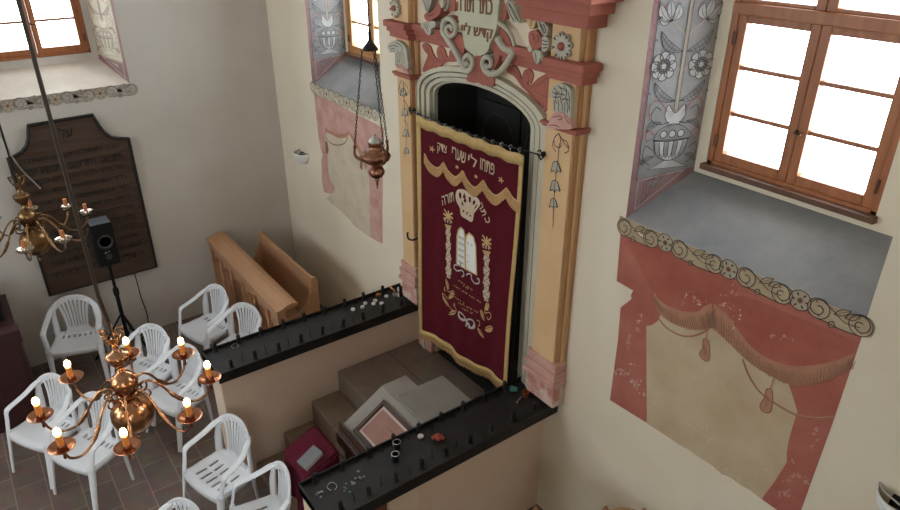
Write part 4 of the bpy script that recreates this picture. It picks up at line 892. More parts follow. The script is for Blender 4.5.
for q in range(14):
    u = (q + .15)/13.3; x = 3.158 + 1.24*u; t = (x - RA.x)/(RB.x - RA.x); p = RA.lerp(RB, t) - Vector((0, 0, .025*math.sin(PI*t)))
    m = MB(); m.tube([p + Vector((0, .013*math.cos(k*PI/5), .013*math.sin(k*PI/5))) for k in range(10)], .003, 5, closed=True); zb = topz(u)
    m.tube([p + Vector((0, 0, -.012)), Vector((x, -.128, zb - .02))], .0035, 5); m.build('ring', 'tin_rim', rod, smooth=True)
# ================================================================ PLATFORM, STEPS, LOW WALLS
def struct(o, label): return tag(o, label, kind='structure')
pf = MB(); pf.box(2.92, 4.45, -.90, .03, 0, .72); struct(pf.build('floor_platform', 'platform_slabs', bevel=.012, origin=(2.9, -.99, 0)), 'dark brown paved platform in front of the ark')
sx0, sx1 = 2.92, 4.45
for k, (z, y0, y1) in enumerate(((.51, -1.185, -.90), (.30, -1.475, -1.185), (.10, -1.76, -1.475))):
    m = MB(); m.box(sx0, sx1, y0, y1, 0, z); struct(m.build('floor_step', 'step_stone', bevel=.015), ['highest worn brown stone step just below the platform', 'middle worn brown stone step beside the maroon-covered stand', 'lowest worn brown stone step at floor level'][k])
m = MB(); m.box(2.66, 2.92, -1.93, 0, 0, 1.10); struct(m.build('wall_low_left', 'plaster_low', bevel=.01), 'low plastered wall under the candle tray left of the steps')
m = MB(); m.box(4.46, 4.67, -1.18, 0, 0, 1.10, 0); m.box(4.455, 4.685, -1.425, -1.18, 0, 1.10, 1); m.box(4.46, 4.67, -1.93, -1.70, 0, 1.10, 1)
lw = struct(m.build('wall_low_right', ['plaster_low', 'plaster_post'], bevel=.008), 'low plastered wall with pale end post under the candle tray right of the steps')
m = MB(); m.box(4.49, 4.655, -1.70, -1.425, 0, 1.10); tag(m.build('panel', 'redbrown_panel', lw, bevel=.004), 'red-brown wooden panel set in the low wall')

# ---------------------------------------------------------------- candle trays
def tray(x0, x1, y0, y1, label, seed):
    r = empty('candle_tray', ((x0+x1)/2, (y0+y1)/2, 1.10)); tag(r, label, 'candle tray', 'long black candle trays on the low walls')
    m = MB(); m.box(x0, x1, y0, y1, 1.10, 1.165); m.build('tray_base', 'tray_floor', r, bevel=.003)
    m = MB(); t = .012; zr = 1.195
    m.box(x0, x0 + t, y0, y1, 1.10, zr); m.box(x1 - t, x1 + .003, y0, y1, 1.085, zr - .018); m.box(x0, x1, y0, y0 + t, 1.10, zr - .01); m.box(x0, x1, y1 - t, y1, 1.10, zr - .02); m.build('rim', 'black_metal', r, bevel=.003)
    random.seed(seed); n = 9
    for row, xr in ((0, x0 + .035), (1, x1 - .055)):
        for k in range(n):
            y = y0 + .10 + (y1 - y0 - .32)*k/(n - 1) + row*.03
            m = MB(); h = .072; a, b = random.uniform(-.006, .006), random.uniform(-.006, .006); p = Vector((xr, y, 1.165)); q = p + Vector((a, b, h))
            m.tube([p, p.lerp(q, .5), q], [.016, .0165, .017], 10); m.tube([q - Vector((0,0,.002)), q + Vector((0,0,.012))], [.018, .012], 10); m.lathe([(.026, 0), (.022, .006)], p, 12); m.build('candle_socket', 'black_metal', r, smooth=True)
        for k in range(n - 1):
            y = y0 + .10 + (y1 - y0 - .32)*(k + .5)/(n - 1) + row*.03; m = MB(); p = Vector((xr + random.uniform(-.01, .03)*(1 if row == 0 else -1), y, 1.165)); m.tube([p, p + Vector((random.uniform(-.008,.008), random.uniform(-.008,.008), .085))], [.0045, .0015], 6); m.build('spike', 'black_metal', r)
    return r
T1 = tray(2.60, 2.98, -1.95, -.006, 'long black metal candle tray left of the steps, with scattered tealights', 3)
T2 = tray(4.42, 4.81, -1.93, -.006, 'long black metal candle tray right of the steps, nearest the camera, with small tin cups', 5)
ZT_ = 1.166
def tealight(px_, py_, lab, m_='tealight', r_=.019):
    p = wz(px_, py_, ZT_ + .012); p.z = ZT_; m = MB(); m.lathe([(r_*.94, 0), (r_, .002), (r_, .016), (r_*.9, .017), (r_*.85, .010), (.001, .010)], p, 14); o = m.build('tealight', m_, smooth=True); tag(o, lab, 'tealight', 'tealights on the left candle tray' if px_ < 420 else None)
    return o
for a, b, l in ((353,309,'farthest left of the white tealights on the left candle tray'), (362.5,306.5,'white tealight on the left tray, second in the row from the steps end'), (365.3,303,'white tealight on the left tray lying just behind the second one'), (373.5,303.3,'white tealight on the left tray near the middle of the cluster'), (375.2,300.2,'white tealight on the left tray at the back of the cluster'), (381.5,303,'white tealight on the left tray, frontmost right of the cluster'), (386.3,295.8,'white tealight on the left tray standing apart towards the ark')):
    tealight(a, b, l)
tealight(420.6, 436, 'single white tealight on the right candle tray', 'tealight', .021)
p = wz(377.5, 295, ZT_); p.x = max(p.x, 2.65); m = MB(); m.lathe([(.026, 0), (.028, .004), (.024, .02), (.001, .02)], p, 14); tag(m.build('candle_stub', 'copper_cup', smooth=True), 'reddish-brown candle stub at the rear edge of the left tray', 'candle stub')
p = wz(394, 297, ZT_); m = MB(); m.tube([p + Vector((0,0,.010)), p + Vector((-.03,.03,.02)), p + Vector((-.05,.03,.05)), p + Vector((-.09,.02,.06))], .008, 7); tag(m.build('copper_wire', 'copper_cup', smooth=True), 'twisted copper-coloured strip lying by the ark end of the left tray', 'metal strip')
c_ = wz(398.5, 296.5, ZT_); k = empty('white_candle', (c_.x, c_.y, ZT_)); tag(k, 'slim white candle in a clear cup at the ark end of the left tray', 'candle')
m = MB(); m.tube([c_, c_ + Vector((0,0,.10))], .008, 10); m.build('candle', 'wax_white', k, smooth=True); m = MB(); m.lathe([(.02, 0), (.022, .03), (.018, .032), (.016, .005), (.001, .005)], c_ + Vector((-.03,-.02,0)), 14); m.build('cup', 'tin_rim', k, smooth=True)
p = wz(400.5, 290, ZT_ + .05); p.z = ZT_; m = MB(); m.lathe([(.04, 0), (.045, .05), (.055, .055), (.055, .062), (.04, .058), (.035, .02), (.001, .02)], p, 18); tag(m.build('black_bowl', 'black_metal', smooth=True), 'small black bowl on the ark end of the left tray beside the pink pedestal', 'bowl')
for (a, b), l in (((235,346), 'thin bright wire ring on the chair end of the left tray'), ((376,484.5), 'thin bright wire ring on the chair end of the right tray')):
    p = wz(a, b, ZT_ + .004) if a < 300 else wz(332, 486.5, ZT_ + .004)
    m = MB(); m.tube([p + Vector((.035*math.cos(2*PI*q/18), .03*math.sin(2*PI*q/18), .003*math.sin(q))) for q in range(17)], .0022, 5); tag(m.build('wire_ring', 'tin_rim', smooth=True), l, 'wire ring')
for a, b, l in ((397, 447, 'dark tin cup with silver rim on the right tray, the one farther from the camera'), (395.5, 459, 'dark tin cup with pale drips on the right tray, the one nearer the camera')):
    p = wz(a, b, ZT_ + .01); p.z = ZT_; k = empty('tin_cup', p); tag(k, l, 'cup', 'dark tin cups on the right tray')
    m = MB(); m.lathe([(.024, 0), (.027, .055), (.024, .055), (.021, .004), (.001, .004)], p, 18); m.build('cup_body', 'tin_blue', k, smooth=True)
    m = MB(); m.tube([p + Vector((.0262*math.cos(2*PI*q/20), .0262*math.sin(2*PI*q/20), .056)) for q in range(20)], .0024, 6, closed=True); m.tube([p + Vector((-.022,-.0165,.056)), p + Vector((-.0225,-.0172,.03)), p + Vector((-.02,-.016,.012))], [.003,.0045,.005], 6); m.build('cup_rim', 'tin_rim', k, smooth=True)
p = wz(438.5, 440, ZT_) + Vector((0,0,.007)); m = MB()
for q in range(9): a = q*2.4; m.ball(p + Vector((.028*math.cos(a)*(q/9+.4), .028*math.sin(a)*(q/9+.4), .012 + .008*(q % 3))), .015 + .004*(q % 2), 8, 6, sz=.8)
tag(m.build('red_wax_lump', 'wax_red', smooth=True), 'lumpy red wax remains in the middle of the right tray', 'wax remains')
p = wz(516.5, 392, ZT_); k = empty('green_glass', p); tag(k, 'small greenish glass tipped over on the ark end of the right tray', 'glass'); m = MB(); m.lathe([(.02, 0), (.026, .05), (.022, .05), (.018, .004), (.001, .004)], p + Vector((0,0,.024)), 16, axis=(-.5,-.7,.18)); m.build('glass_body', 'glass_green', k, smooth=True)
p = wz(525.5, 396.5, ZT_); m = MB(); m.lathe([(.022, 0), (.026, .045), (.028, .046), (.022, .046), (.018, .004), (.001, .004)], p, 16); tag(m.build('brown_glass', 'copper_cup', smooth=True), 'small brown glass standing by the pilaster base on the right tray', 'glass')
p = wz(521, 398, ZT_); m = MB(); m.tube([p + Vector((0,0,.008)), p + Vector((.02,-.05,.012)), p + Vector((.03,-.07,.008))], [.006,.004,.007], 7); tag(m.build('silver_scrap', 'tin_rim', smooth=True), 'crumpled silver candle scrap lying in front of the green glass', 'candle scrap')
for a, b, l in ((353,483,'pale candle scrap near the middle of the chair end of the right tray'), (346,490,'greenish candle scrap at the chair end of the right tray'), (360,477,'tiny pale wax scrap beside the front sockets of the right tray'), (319,494,'pale wax drops at the outer corner of the right tray')):
    p = wz(a, b, ZT_); m = MB()
    for q in range(5): m.ball(p + Vector((random.gauss(0,.013), random.gauss(0,.013), .004)), random.uniform(.006,.012), 7, 5, sz=.5)
    tag(m.build('wax_scrap', 'scrap_green' if a == 346 else 'scrap', smooth=True), l, 'wax scrap')

# ---------------------------------------------------------------- reading desk before the ark (sloped, grey-covered, dark wooden front)
dk = empty('reading_desk', (4.09, -.9, .30)); tag(dk, 'dark wooden reading desk with grey sloping top standing on the steps before the ark', 'reading desk')
X0, X1 = 3.80, 4.385
m = MB(); m.hexa([(X0, -.71, .72), (X0, -.71, 1.10), (X0, -.92, 1.10), (X0, -1.185, .95), (X0, -1.185, .72)], [(X1, -.71, .72), (X1, -.71, 1.10), (X1, -.92, 1.10), (X1, -1.185, .95), (X1, -1.185, .72)]); m.build('desk_body', 'desk_wood', dk, bevel=.006)
SL = Vector((0, -.36, -.205)).normalized(); SN = Vector((0, -SL.z, SL.y)) * -1
SN = Vector((0, -.205, .36)).normalized()
m = MB(); a = Vector((X0 - .01, -.92, 1.10)); b = a + SL*.42; e = Vector((X1 - X0 + .02, 0, 0))
m.hexa([a, a + e, b + e, b], [v + SN*.018 for v in (a, a + e, b + e, b)]); m.build('sloping_top', 'desk_grey', dk, bevel=.004)
m = MB(); m.box(X0 - .01, X1 + .01, -.925, -.705, 1.10, 1.118); m.build('flat_top', 'desk_grey', dk, bevel=.004)
m = MB(); m.box(3.985, X1 + .01, -.90, -.48, 1.118, 1.136); m.box(4.02, X1, -.70, -.55, 1.05, 1.118); tag(m.build('top_board', 'desk_grey_dark', dk, bevel=.004), 'second grey board laid on the desk top')
m = MB(); b0 = a + SL*.42
for k_, (o1, h1) in enumerate(((0, .045), (.03, .0), (.055, -.05))):
    q0 = b0 + SL*o1 + SN*(h1 if k_ == 0 else 0); m.hexa([q0 + SN*.02*(k_ == 0) + Vector((-.012,0,0)), q0 + e + SN*.02*(k_ == 0), q0 + e + SL*.022, q0 + SL*.022 + Vector((-.012,0,0))], [v - Vector((0,0,.045 + .03*k_)) for v in (q0 + Vector((-.012,0,0)), q0 + e, q0 + e + SL*.022, q0 + SL*.022 + Vector((-.012,0,0)))])
m.build('book_stop', 'desk_wood', dk, bevel=.004)
m = MB(); m.box(X0 + .01, X1 - .01, -1.30, -1.19, .51, .86); m.box(X0 - .005, X1, -1.315, -1.185, .79, .83); m.box(X0 - .005, X1, -1.315, -1.185, .51, .57); m.build('front_panel', 'desk_wood', dk, bevel=.005)
m = MB(); m.box(X0 + .012, X0 + .055, -1.31, -1.26, .301, .86); m.box(X1 - .055, X1 - .012, -1.31, -1.26, .301, .86); m.build('front_foot', 'desk_wood', dk, bevel=.004)
# framed pink print lying on the slope
pr = empty('framed_print', (4.1, -1.08, 1.05)); tag(pr, 'dark-framed pink print with white mount lying on the sloping desk top', 'framed print')
def slope(u, v, h=0.): return Vector((X0, -.92, 1.10)) + Vector((u, 0, 0)) + SL*v + SN*(.019 + h)
def slab(mb, u0, u1, v0, v1, h0, h1, mi=0): q = lambda h: [slope(u0, v0, h), slope(u1, v0, h), slope(u1, v1, h), slope(u0, v1, h)]; mb.hexa(q(h0), q(h1), mi)
U0, U1, V0, V1 = .135, .56, .07, .395
m = MB(); w = .034
for (a_, b_, c2, d_) in ((U0, U1, V0, V0 + w), (U0, U1, V1 - w, V1), (U0, U0 + w, V0, V1), (U1 - w, U1, V0, V1)): slab(m, a_, b_, c2, d_, 0, .03)
m.build('frame', 'desk_wood', pr, bevel=.005)
m = MB(); slab(m, U0 + w, U1 - w, V0 + w, V1 - w, 0, .012); m.build('mount', 'print_white', pr)
m = MB(); slab(m, U0 + w + .018, U1 - w - .018, V0 + w + .018, V1 - w - .018, .011, .014); slab(m, U0 + .22, U0 + .30, V0 + .12, V0 + .127, .013, .0150, 1); slab(m, U0 + .19, U0 + .33, V0 + .16, V0 + .163, .013, .0150, 1); m.build('print', ['print_pink', 'ink_red'], pr)

# ---------------------------------------------------------------- cloth-covered stand and grey book
st = empty('covered_stand', (3.86, -1.6, .30)); tag(st, 'small sloping reading stand draped in a plain maroon cloth on the steps', 'reading stand')
kb, kl, kr, kf = Vector((3.685, -1.475, .905)), Vector((3.70, -1.735, .825)), Vector((4.035, -1.475, .905)), Vector((4.05, -1.735, .825))
m = MB(); m.box(3.72, 4.01, -1.70, -1.50, .10, .80); m.build('stand_body', 'pew_wood_dark', st, bevel=.006)
def drape(u, v):       # cloth: v<.5 the top, v>.5 hangs down the front; sides hang a little
    if v <= .55:
        t = v/.55; p = kb.lerp(kl, t).lerp(kr.lerp(kf, t), u); return p + Vector((0, 0, .004*math.sin(u*9 + v*4)))
    t = (v - .55)/.45; p = kl.lerp(kf, u); return p + Vector((.012*math.sin(u*11)*t + (u - .5)*.05*t, -.02 - .03*t + .022*math.sin(u*13 + 1)*t, -.33*t - .01))
m = MB(); m.grid(drape, 24, 22)
def side(u, v, s):
    t = u; p = (kb.lerp(kl, t) if s < 0 else kr.lerp(kf, t)); return p + Vector((s*(.012 + .02*v) + .010*math.sin(t*14)*v, 0, -.30*v*(1 + .1*math.sin(t*5))))
m.grid(lambda u, v: side(u, v, -1), 12, 8); m.grid(lambda u, v: side(u, v, 1), 12, 8); m.grid(lambda u, v: kb.lerp(kr, u) + Vector((0, .012 + .01*v, -.25*v)), 12, 6)
m.build('cloth', 'maroon_cloth', st, smooth=True, solid=.006, auto=60)
bk = empty('prayer_book', (3.86, -1.6, .86)); tag(bk, 'closed grey book with cream page edges lying on the maroon cloth', 'book')
TN = (kr - kb).cross(kl - kb).normalized(); TN = TN if TN.z > 0 else -TN; E1 = (kr - kb).normalized(); E2 = (kl - kb).normalized()
bc = wz(312, 457, .87); bc = kb + E1*((bc - kb).dot(E1)) + E2*((bc - kb).dot(E2)); ang = math.radians(-9)
D1 = (E1*math.cos(ang) + E2*math.sin(ang)); D2 = (-E1*math.sin(ang) + E2*math.cos(ang))
def bq(a0, a1, b0, b1, h): return [bc + D1*x + D2*y + TN*h for x, y in ((a0, b0), (a1, b0), (a1, b1), (a0, b1))]
m = MB(); m.hexa(bq(-.055, .055, -.08, .08, .011), bq(-.055, .055, -.08, .08, .033)); m.build('pages', 'paper', bk, bevel=.002)
m = MB(); m.hexa(bq(-.060, .060, -.084, .084, .033), bq(-.060, .060, -.084, .084, .037)); m.hexa(bq(-.060, .060, -.084, .084, .0075), bq(-.060, .060, -.084, .084, .011)); m.hexa(bq(-.062, -.056, -.084, .084, .0075), bq(-.062, -.056, -.084, .084, .037)); m.build('cover', 'book_grey', bk, bevel=.0015)

# ---------------------------------------------------------------- wooden pew by the left wall
pw = empty('wooden_pew', (1.05, -.78, 0)); tag(pw, 'honey-brown wooden pew with panelled desk front in the corner behind the left candle tray', 'pew')
DX0, DX1 = .045, 2.06
def capsec(x): return [(x, -1.085, .965), (x, -1.09, .985), (x, -1.06, .992), (x, -1.02, 1.005), (x, -.97, 1.028), (x, -.92, 1.035), (x, -.885, 1.022), (x, -.862, 1.018), (x, -.862, .995), (x, -.90, .985), (x, -1.0, .975)]
m = MB(); m.hexa(capsec(DX0), capsec(DX1 + .02)); m.build('desk_top', 'pew_wood', pw, bevel=.003)
m = MB(); m.box(DX0 + .01, DX1 - .01, -1.045, -.985, .0, .975)
for x in (DX0 + .01, .36, .70, 1.04, 1.38, 1.72, DX1 - .06): m.box(x, x + .05, -1.075, -1.04, .08, .90)
m.box(DX0 + .01, DX1 - .01, -1.075, -1.04, .88, .965); m.box(DX0 + .01, DX1 - .01, -1.08, -1.04, 0, .12); m.build('desk_front', 'pew_wood', pw, bevel=.005)
for k_, x in enumerate((.105, .42, .76, 1.10, 1.44, 1.78)):
    m = MB(); w_ = .23
    pts = [(x, -1.05, .14), (x + w_, -1.05, .14), (x + w_, -1.05, .68)] + [(x + w_/2 + w_/2*math.cos(PI*q/10), -1.05, .68 + .10*math.sin(PI*q/10)) for q in range(1, 10)] + [(x, -1.05, .68)]
    m.prism(pts, (0, -.008, 0)); m.tube([Vector(p) + Vector((0, -.008, 0)) for p in pts], .010, 6, closed=True); m.build('arched_panel', 'pew_wood_dark', pw, smooth=True, auto=30)
BX0, BX1, BY, BZ = .40, 1.745, -.545, 1.05
m = MB(); m.hexa([(BX0, BY - .03, .42), (BX0, BY + .015, .42), (BX0, BY + .03, BZ - .03), (BX0, BY + .012, BZ), (BX0, BY - .02, BZ - .005), (BX0, BY - .02, BZ - .05)], [(BX1, BY - .03, .42), (BX1, BY + .015, .42), (BX1, BY + .03, BZ - .03), (BX1, BY + .012, BZ), (BX1, BY - .02, BZ - .005), (BX1, BY - .02, BZ - .05)]); m.build('backrest', 'pew_wood', pw, bevel=.006)
m = MB(); m.box(BX0, BX1, -.88, BY - .03, .41, .45); m.build('seat', 'pew_wood', pw, bevel=.006)
for x in (BX0 - .03, BX1 - .005):
    prof = [(-.50, 0), (-.50, BZ - .02), (-.525, BZ + .01), (-.56, BZ + .005), (-.575, BZ - .05), (-.60, BZ - .17), (-.66, BZ - .29), (-.74, BZ - .36), (-.82, BZ - .38), (-.90, BZ - .37), (-.985, BZ - .36), (-.985, 0)]
    m = MB(); m.hexa([(x, y, z) for y, z in prof], [(x + .035, y, z) for y, z in prof]); m.build('end_panel', 'pew_wood', pw, bevel=.005)
m = MB(); m.box(BX0 + .005, BX1 - .005, -.53, -.505, 0, .43); m.build('back_board', 'pew_wood_dark', pw)

# two wooden chairs mostly below the frame, right of the right low wall
def wood_chair(x, y, rz, h, w, label):
    r = empty('wooden_chair', (0, 0, 0)); tag(r, label, 'chair', 'dark wooden chairs right of the right low wall')
    m = MB(); m.box(-w/2, w/2, -.20, .20, .42, .455); m.build('seat', 'pew_wood_dark', r, bevel=.01)
    for sx in (-1, 1):
        for fy in (-.17, .18):
            m = MB(); x_ = sx*(w/2 - .025)
            if fy < 0: m.tube([(x_, fy, 0), (x_, fy, .42)], [.015, .02], 8)
            else: m.tube([(x_, fy + .03, 0), (x_, fy, .43), (x_, fy + .02, .75), (x_, fy + .05, h - .01), (x_, fy + .052, h + .012)], [.016, .02, .018, .016, .009], 8)
            m.build('leg', 'pew_wood_dark', r, smooth=True)
    m = MB(); m.grid(lambda u, v: Vector(((u - .5)*(w - .05), .18 + .05*v - .02*math.sin(PI*u)*-1, .62 + (h - .64 - .006*math.cos(2*PI*u))*v)), 10, 6); m.build('backrest', 'pew_wood', r, solid=.02, smooth=True)
    r.location = (x, y, 0); r.rotation_euler = (0, 0, rz); return r
wood_chair(5.84, -.35, math.radians(50), .945, .30, 'wooden chair whose top rail just enters the bottom edge below the red drapery')
wood_chair(5.435, -.88, 0, .918, .34, 'wooden chair whose dark post tip shows at the foot of the right low wall')

# ================================================================ WHITE PLASTIC CHAIRS
def make_chair(long_slots):
    r = empty('plastic_chair', (0,0,0))
    SZ = .403
    # seat with slots, front lip curled down
    def seatp(u, v):
        x = (u - .5)*2; y = -.175 + .36*v; hw = .235 - .012*v
        z = SZ + .012*x*x - .016*math.sin(PI*v) + (-.018*(1 - v/.12) if v < .12 else 0) + (.02*((v - .85)/.15)**2 if v > .85 else 0)
        return Vector((x*hw, y - (.018*(1 - x*x) if v < .3 else 0), z))
    m = MB(); nu, nv = 26, 30; vs = [seatp(i/nu, j/nv) for j in range(nv + 1) for i in range(nu + 1)]; fs = []
    for j in range(nv):
        for i in range(nu):
            slot = ((i % 4 == 1) and 4 < i < 23 and (6 <= j <= 12 or 15 <= j <= 21)) if long_slots else ((i % 3 == 1) and 3 < i < 23 and 22 <= j <= 25)
            if not slot: fs.append((j*(nu+1) + i, j*(nu+1) + i + 1, (j+1)*(nu+1) + i + 1, (j+1)*(nu+1) + i))
    m.add(vs, fs); m.build('seat', 'white_plastic', r, solid=.008, smooth=True, auto=50)
    m = MB()   # apron under the seat edge
    def apron(u, v):
        a = [(-.225, .17), (-.236, 0), (-.236, -.155), (-.20, -.178), (-.1, -.192), (0, -.195), (.1, -.192), (.20, -.178), (.236, -.155), (.236, 0), (.225, .17)]
        f_ = u*(len(a) - 1); i = min(int(f_), len(a) - 2); t = f_ - i; x = a[i][0]*(1-t) + a[i+1][0]*t; y = a[i][1]*(1-t) + a[i+1][1]*t
        return Vector((x, y, SZ - .002 - .05*v))
    m.grid(apron, 40, 2); m.build('seat_rim', 'white_plastic', r, solid=.006, smooth=True)
    # back: curved shell; top rail, two outer ribs, slats fanning
    def bp(x, t):      # t 0 at the seat .. 1 at the top; surface of the back
        y = .165 + .085*t - .045*(abs(x)/.22)**2*(.35 + .65*t) ; z = SZ + .005 + (.817 - SZ - .005)*t; return Vector((x, y, z))
    tb_ = MB(); n = 24
    def rail(u, v):
        x = (u - .5)*2*.208; zt = .817 - .085*abs((u - .5)*2)**2.6; zb = zt - .055 - .03*abs((u-.5)*2)**2; z = zb + (zt - zb)*v; t = (z - SZ)/(.817 - SZ); p = bp(x, t); p.y += .008*math.sin(PI*v); return p
    tb_.grid(rail, n, 4); bk_ = tb_.build('backrest', 'white_plastic', r, solid=.014, smooth=True, auto=60)
    for q in range(8):
        s_ = (q - 3.5)/3.5; xt = s_*.150; xb = s_*.092; w = .0125 if abs(s_) < .99 else .015
        m = MB(); P = []
        for k in range(9):
            t = k/8; x = xb + (xt - xb)*(t**.8) + (.016*s_*math.sin(PI*t)*-1); zt = .79 - .075*abs(x/.208)**2.2; z = SZ + .06 + (zt - SZ - .06)*t; P.append(bp(x, (z - SZ)/(.817 - SZ)))
        m.ribbon(P, [w*1.9*(.7 + .45*k/8) for k in range(9)], (0, -1, .15)); m.build('slat', 'white_plastic', bk_, solid=.008, smooth=True)
    m = MB(); m.grid(lambda u, v: bp((u - .5)*2*(.108 + .05*(1-v)**2), -.005 + .20*v), 14, 5); m.build('back_foot', 'white_plastic', bk_, solid=.008, smooth=True)
    for s in (-1, 1):
        # armrest sweeps from the top rail forward, then turns down to the front leg
        P = smooth_loop([(s*.178, .215, .735), (s*.200, .190, .715), (s*.222, .145, .685), (s*.243, .085, .645), (s*.255, .0, .617), (s*.258, -.075, .600), (s*.257, -.108, .575), (s*.250, -.128, .50), (s*.243, -.150, .42)], 5, False)
        m = MB(); m.tube(P, [.016 + .013*min(1, q/8) if q < 30 else .026 for q in range(len(P))], 10, flat=.36, up=lambda t: Vector((1, 0, 0)).cross(t)); m.build('armrest', 'white_plastic', r, smooth=True, auto=60)
        # front leg: angle section flaring out
        def leg(pts, wid, nrmv):
            mm = MB(); mm.tube(pts, wid, 10, flat=.55, up=nrmv); return mm
        leg([(s*.240, -.150, .415), (s*.243, -.175, .28), (s*.246, -.205, .12), (s*.247, -.226, 0.0)], [.036, .030, .025, .022], (s*.4, -1, 0)).build('leg', 'white_plastic', r, smooth=True, auto=60)
        leg([(s*.196, .190, .70), (s*.205, .172, .56), (s*.212, .165, .42), (s*.220, .172, .22), (s*.226, .180, 0.0)], [.022, .034, .036, .028, .022], (s*.7, 1, 0)).build('leg', 'white_plastic', r, smooth=True, auto=60)
    return r
spots = [
 (.440, -2.684, 71.0, 'white plastic armchair against the left wall under the dark prayer board'),
 (1.435, -2.266, 30.4, 'white plastic armchair in front of the speaker stand, behind the lit chandelier'),
 (.985, -1.509, 15.8, 'white plastic armchair in front of the wooden pew panelling, half hiding its neighbour'),
 (1.575, -1.385, 26.3, 'white plastic armchair with its back showing just above the left candle tray, beside the pew'),
 (1.959, -2.113, 20.7, 'white plastic armchair at the outer end of the left tray, partly behind two candles'),
 (1.752, -3.192, 30.1, 'leftmost white plastic armchair, at the left edge of the picture by the maroon cabinet'),
 (2.256, -2.941, 28.9, 'white plastic armchair directly below the lit chandelier globe'),
 (3.182, -2.136, 16.0, 'large white plastic armchair in the foreground with clearly visible seat slots'),
 (3.850, -2.060, -8.4, 'white plastic armchair cut by the bottom edge beside the right candle tray'),
 (3.865, -2.712, 20.0, 'white plastic armchair of which only the top rail rises from the bottom edge')]
protos = {True: make_chair(True), False: make_chair(False)}; used = set()
for k_, (x, y, a, lab) in enumerate(spots):
    t_ = k_ in (7, 8, 9); o = protos[t_] if t_ not in used else copy_tree(protos[t_]); used.add(t_)
    o.location = (x, y, 0); o.rotation_euler = (0, 0, math.radians(a)); tag(o, lab, 'chair', 'white plastic armchairs')

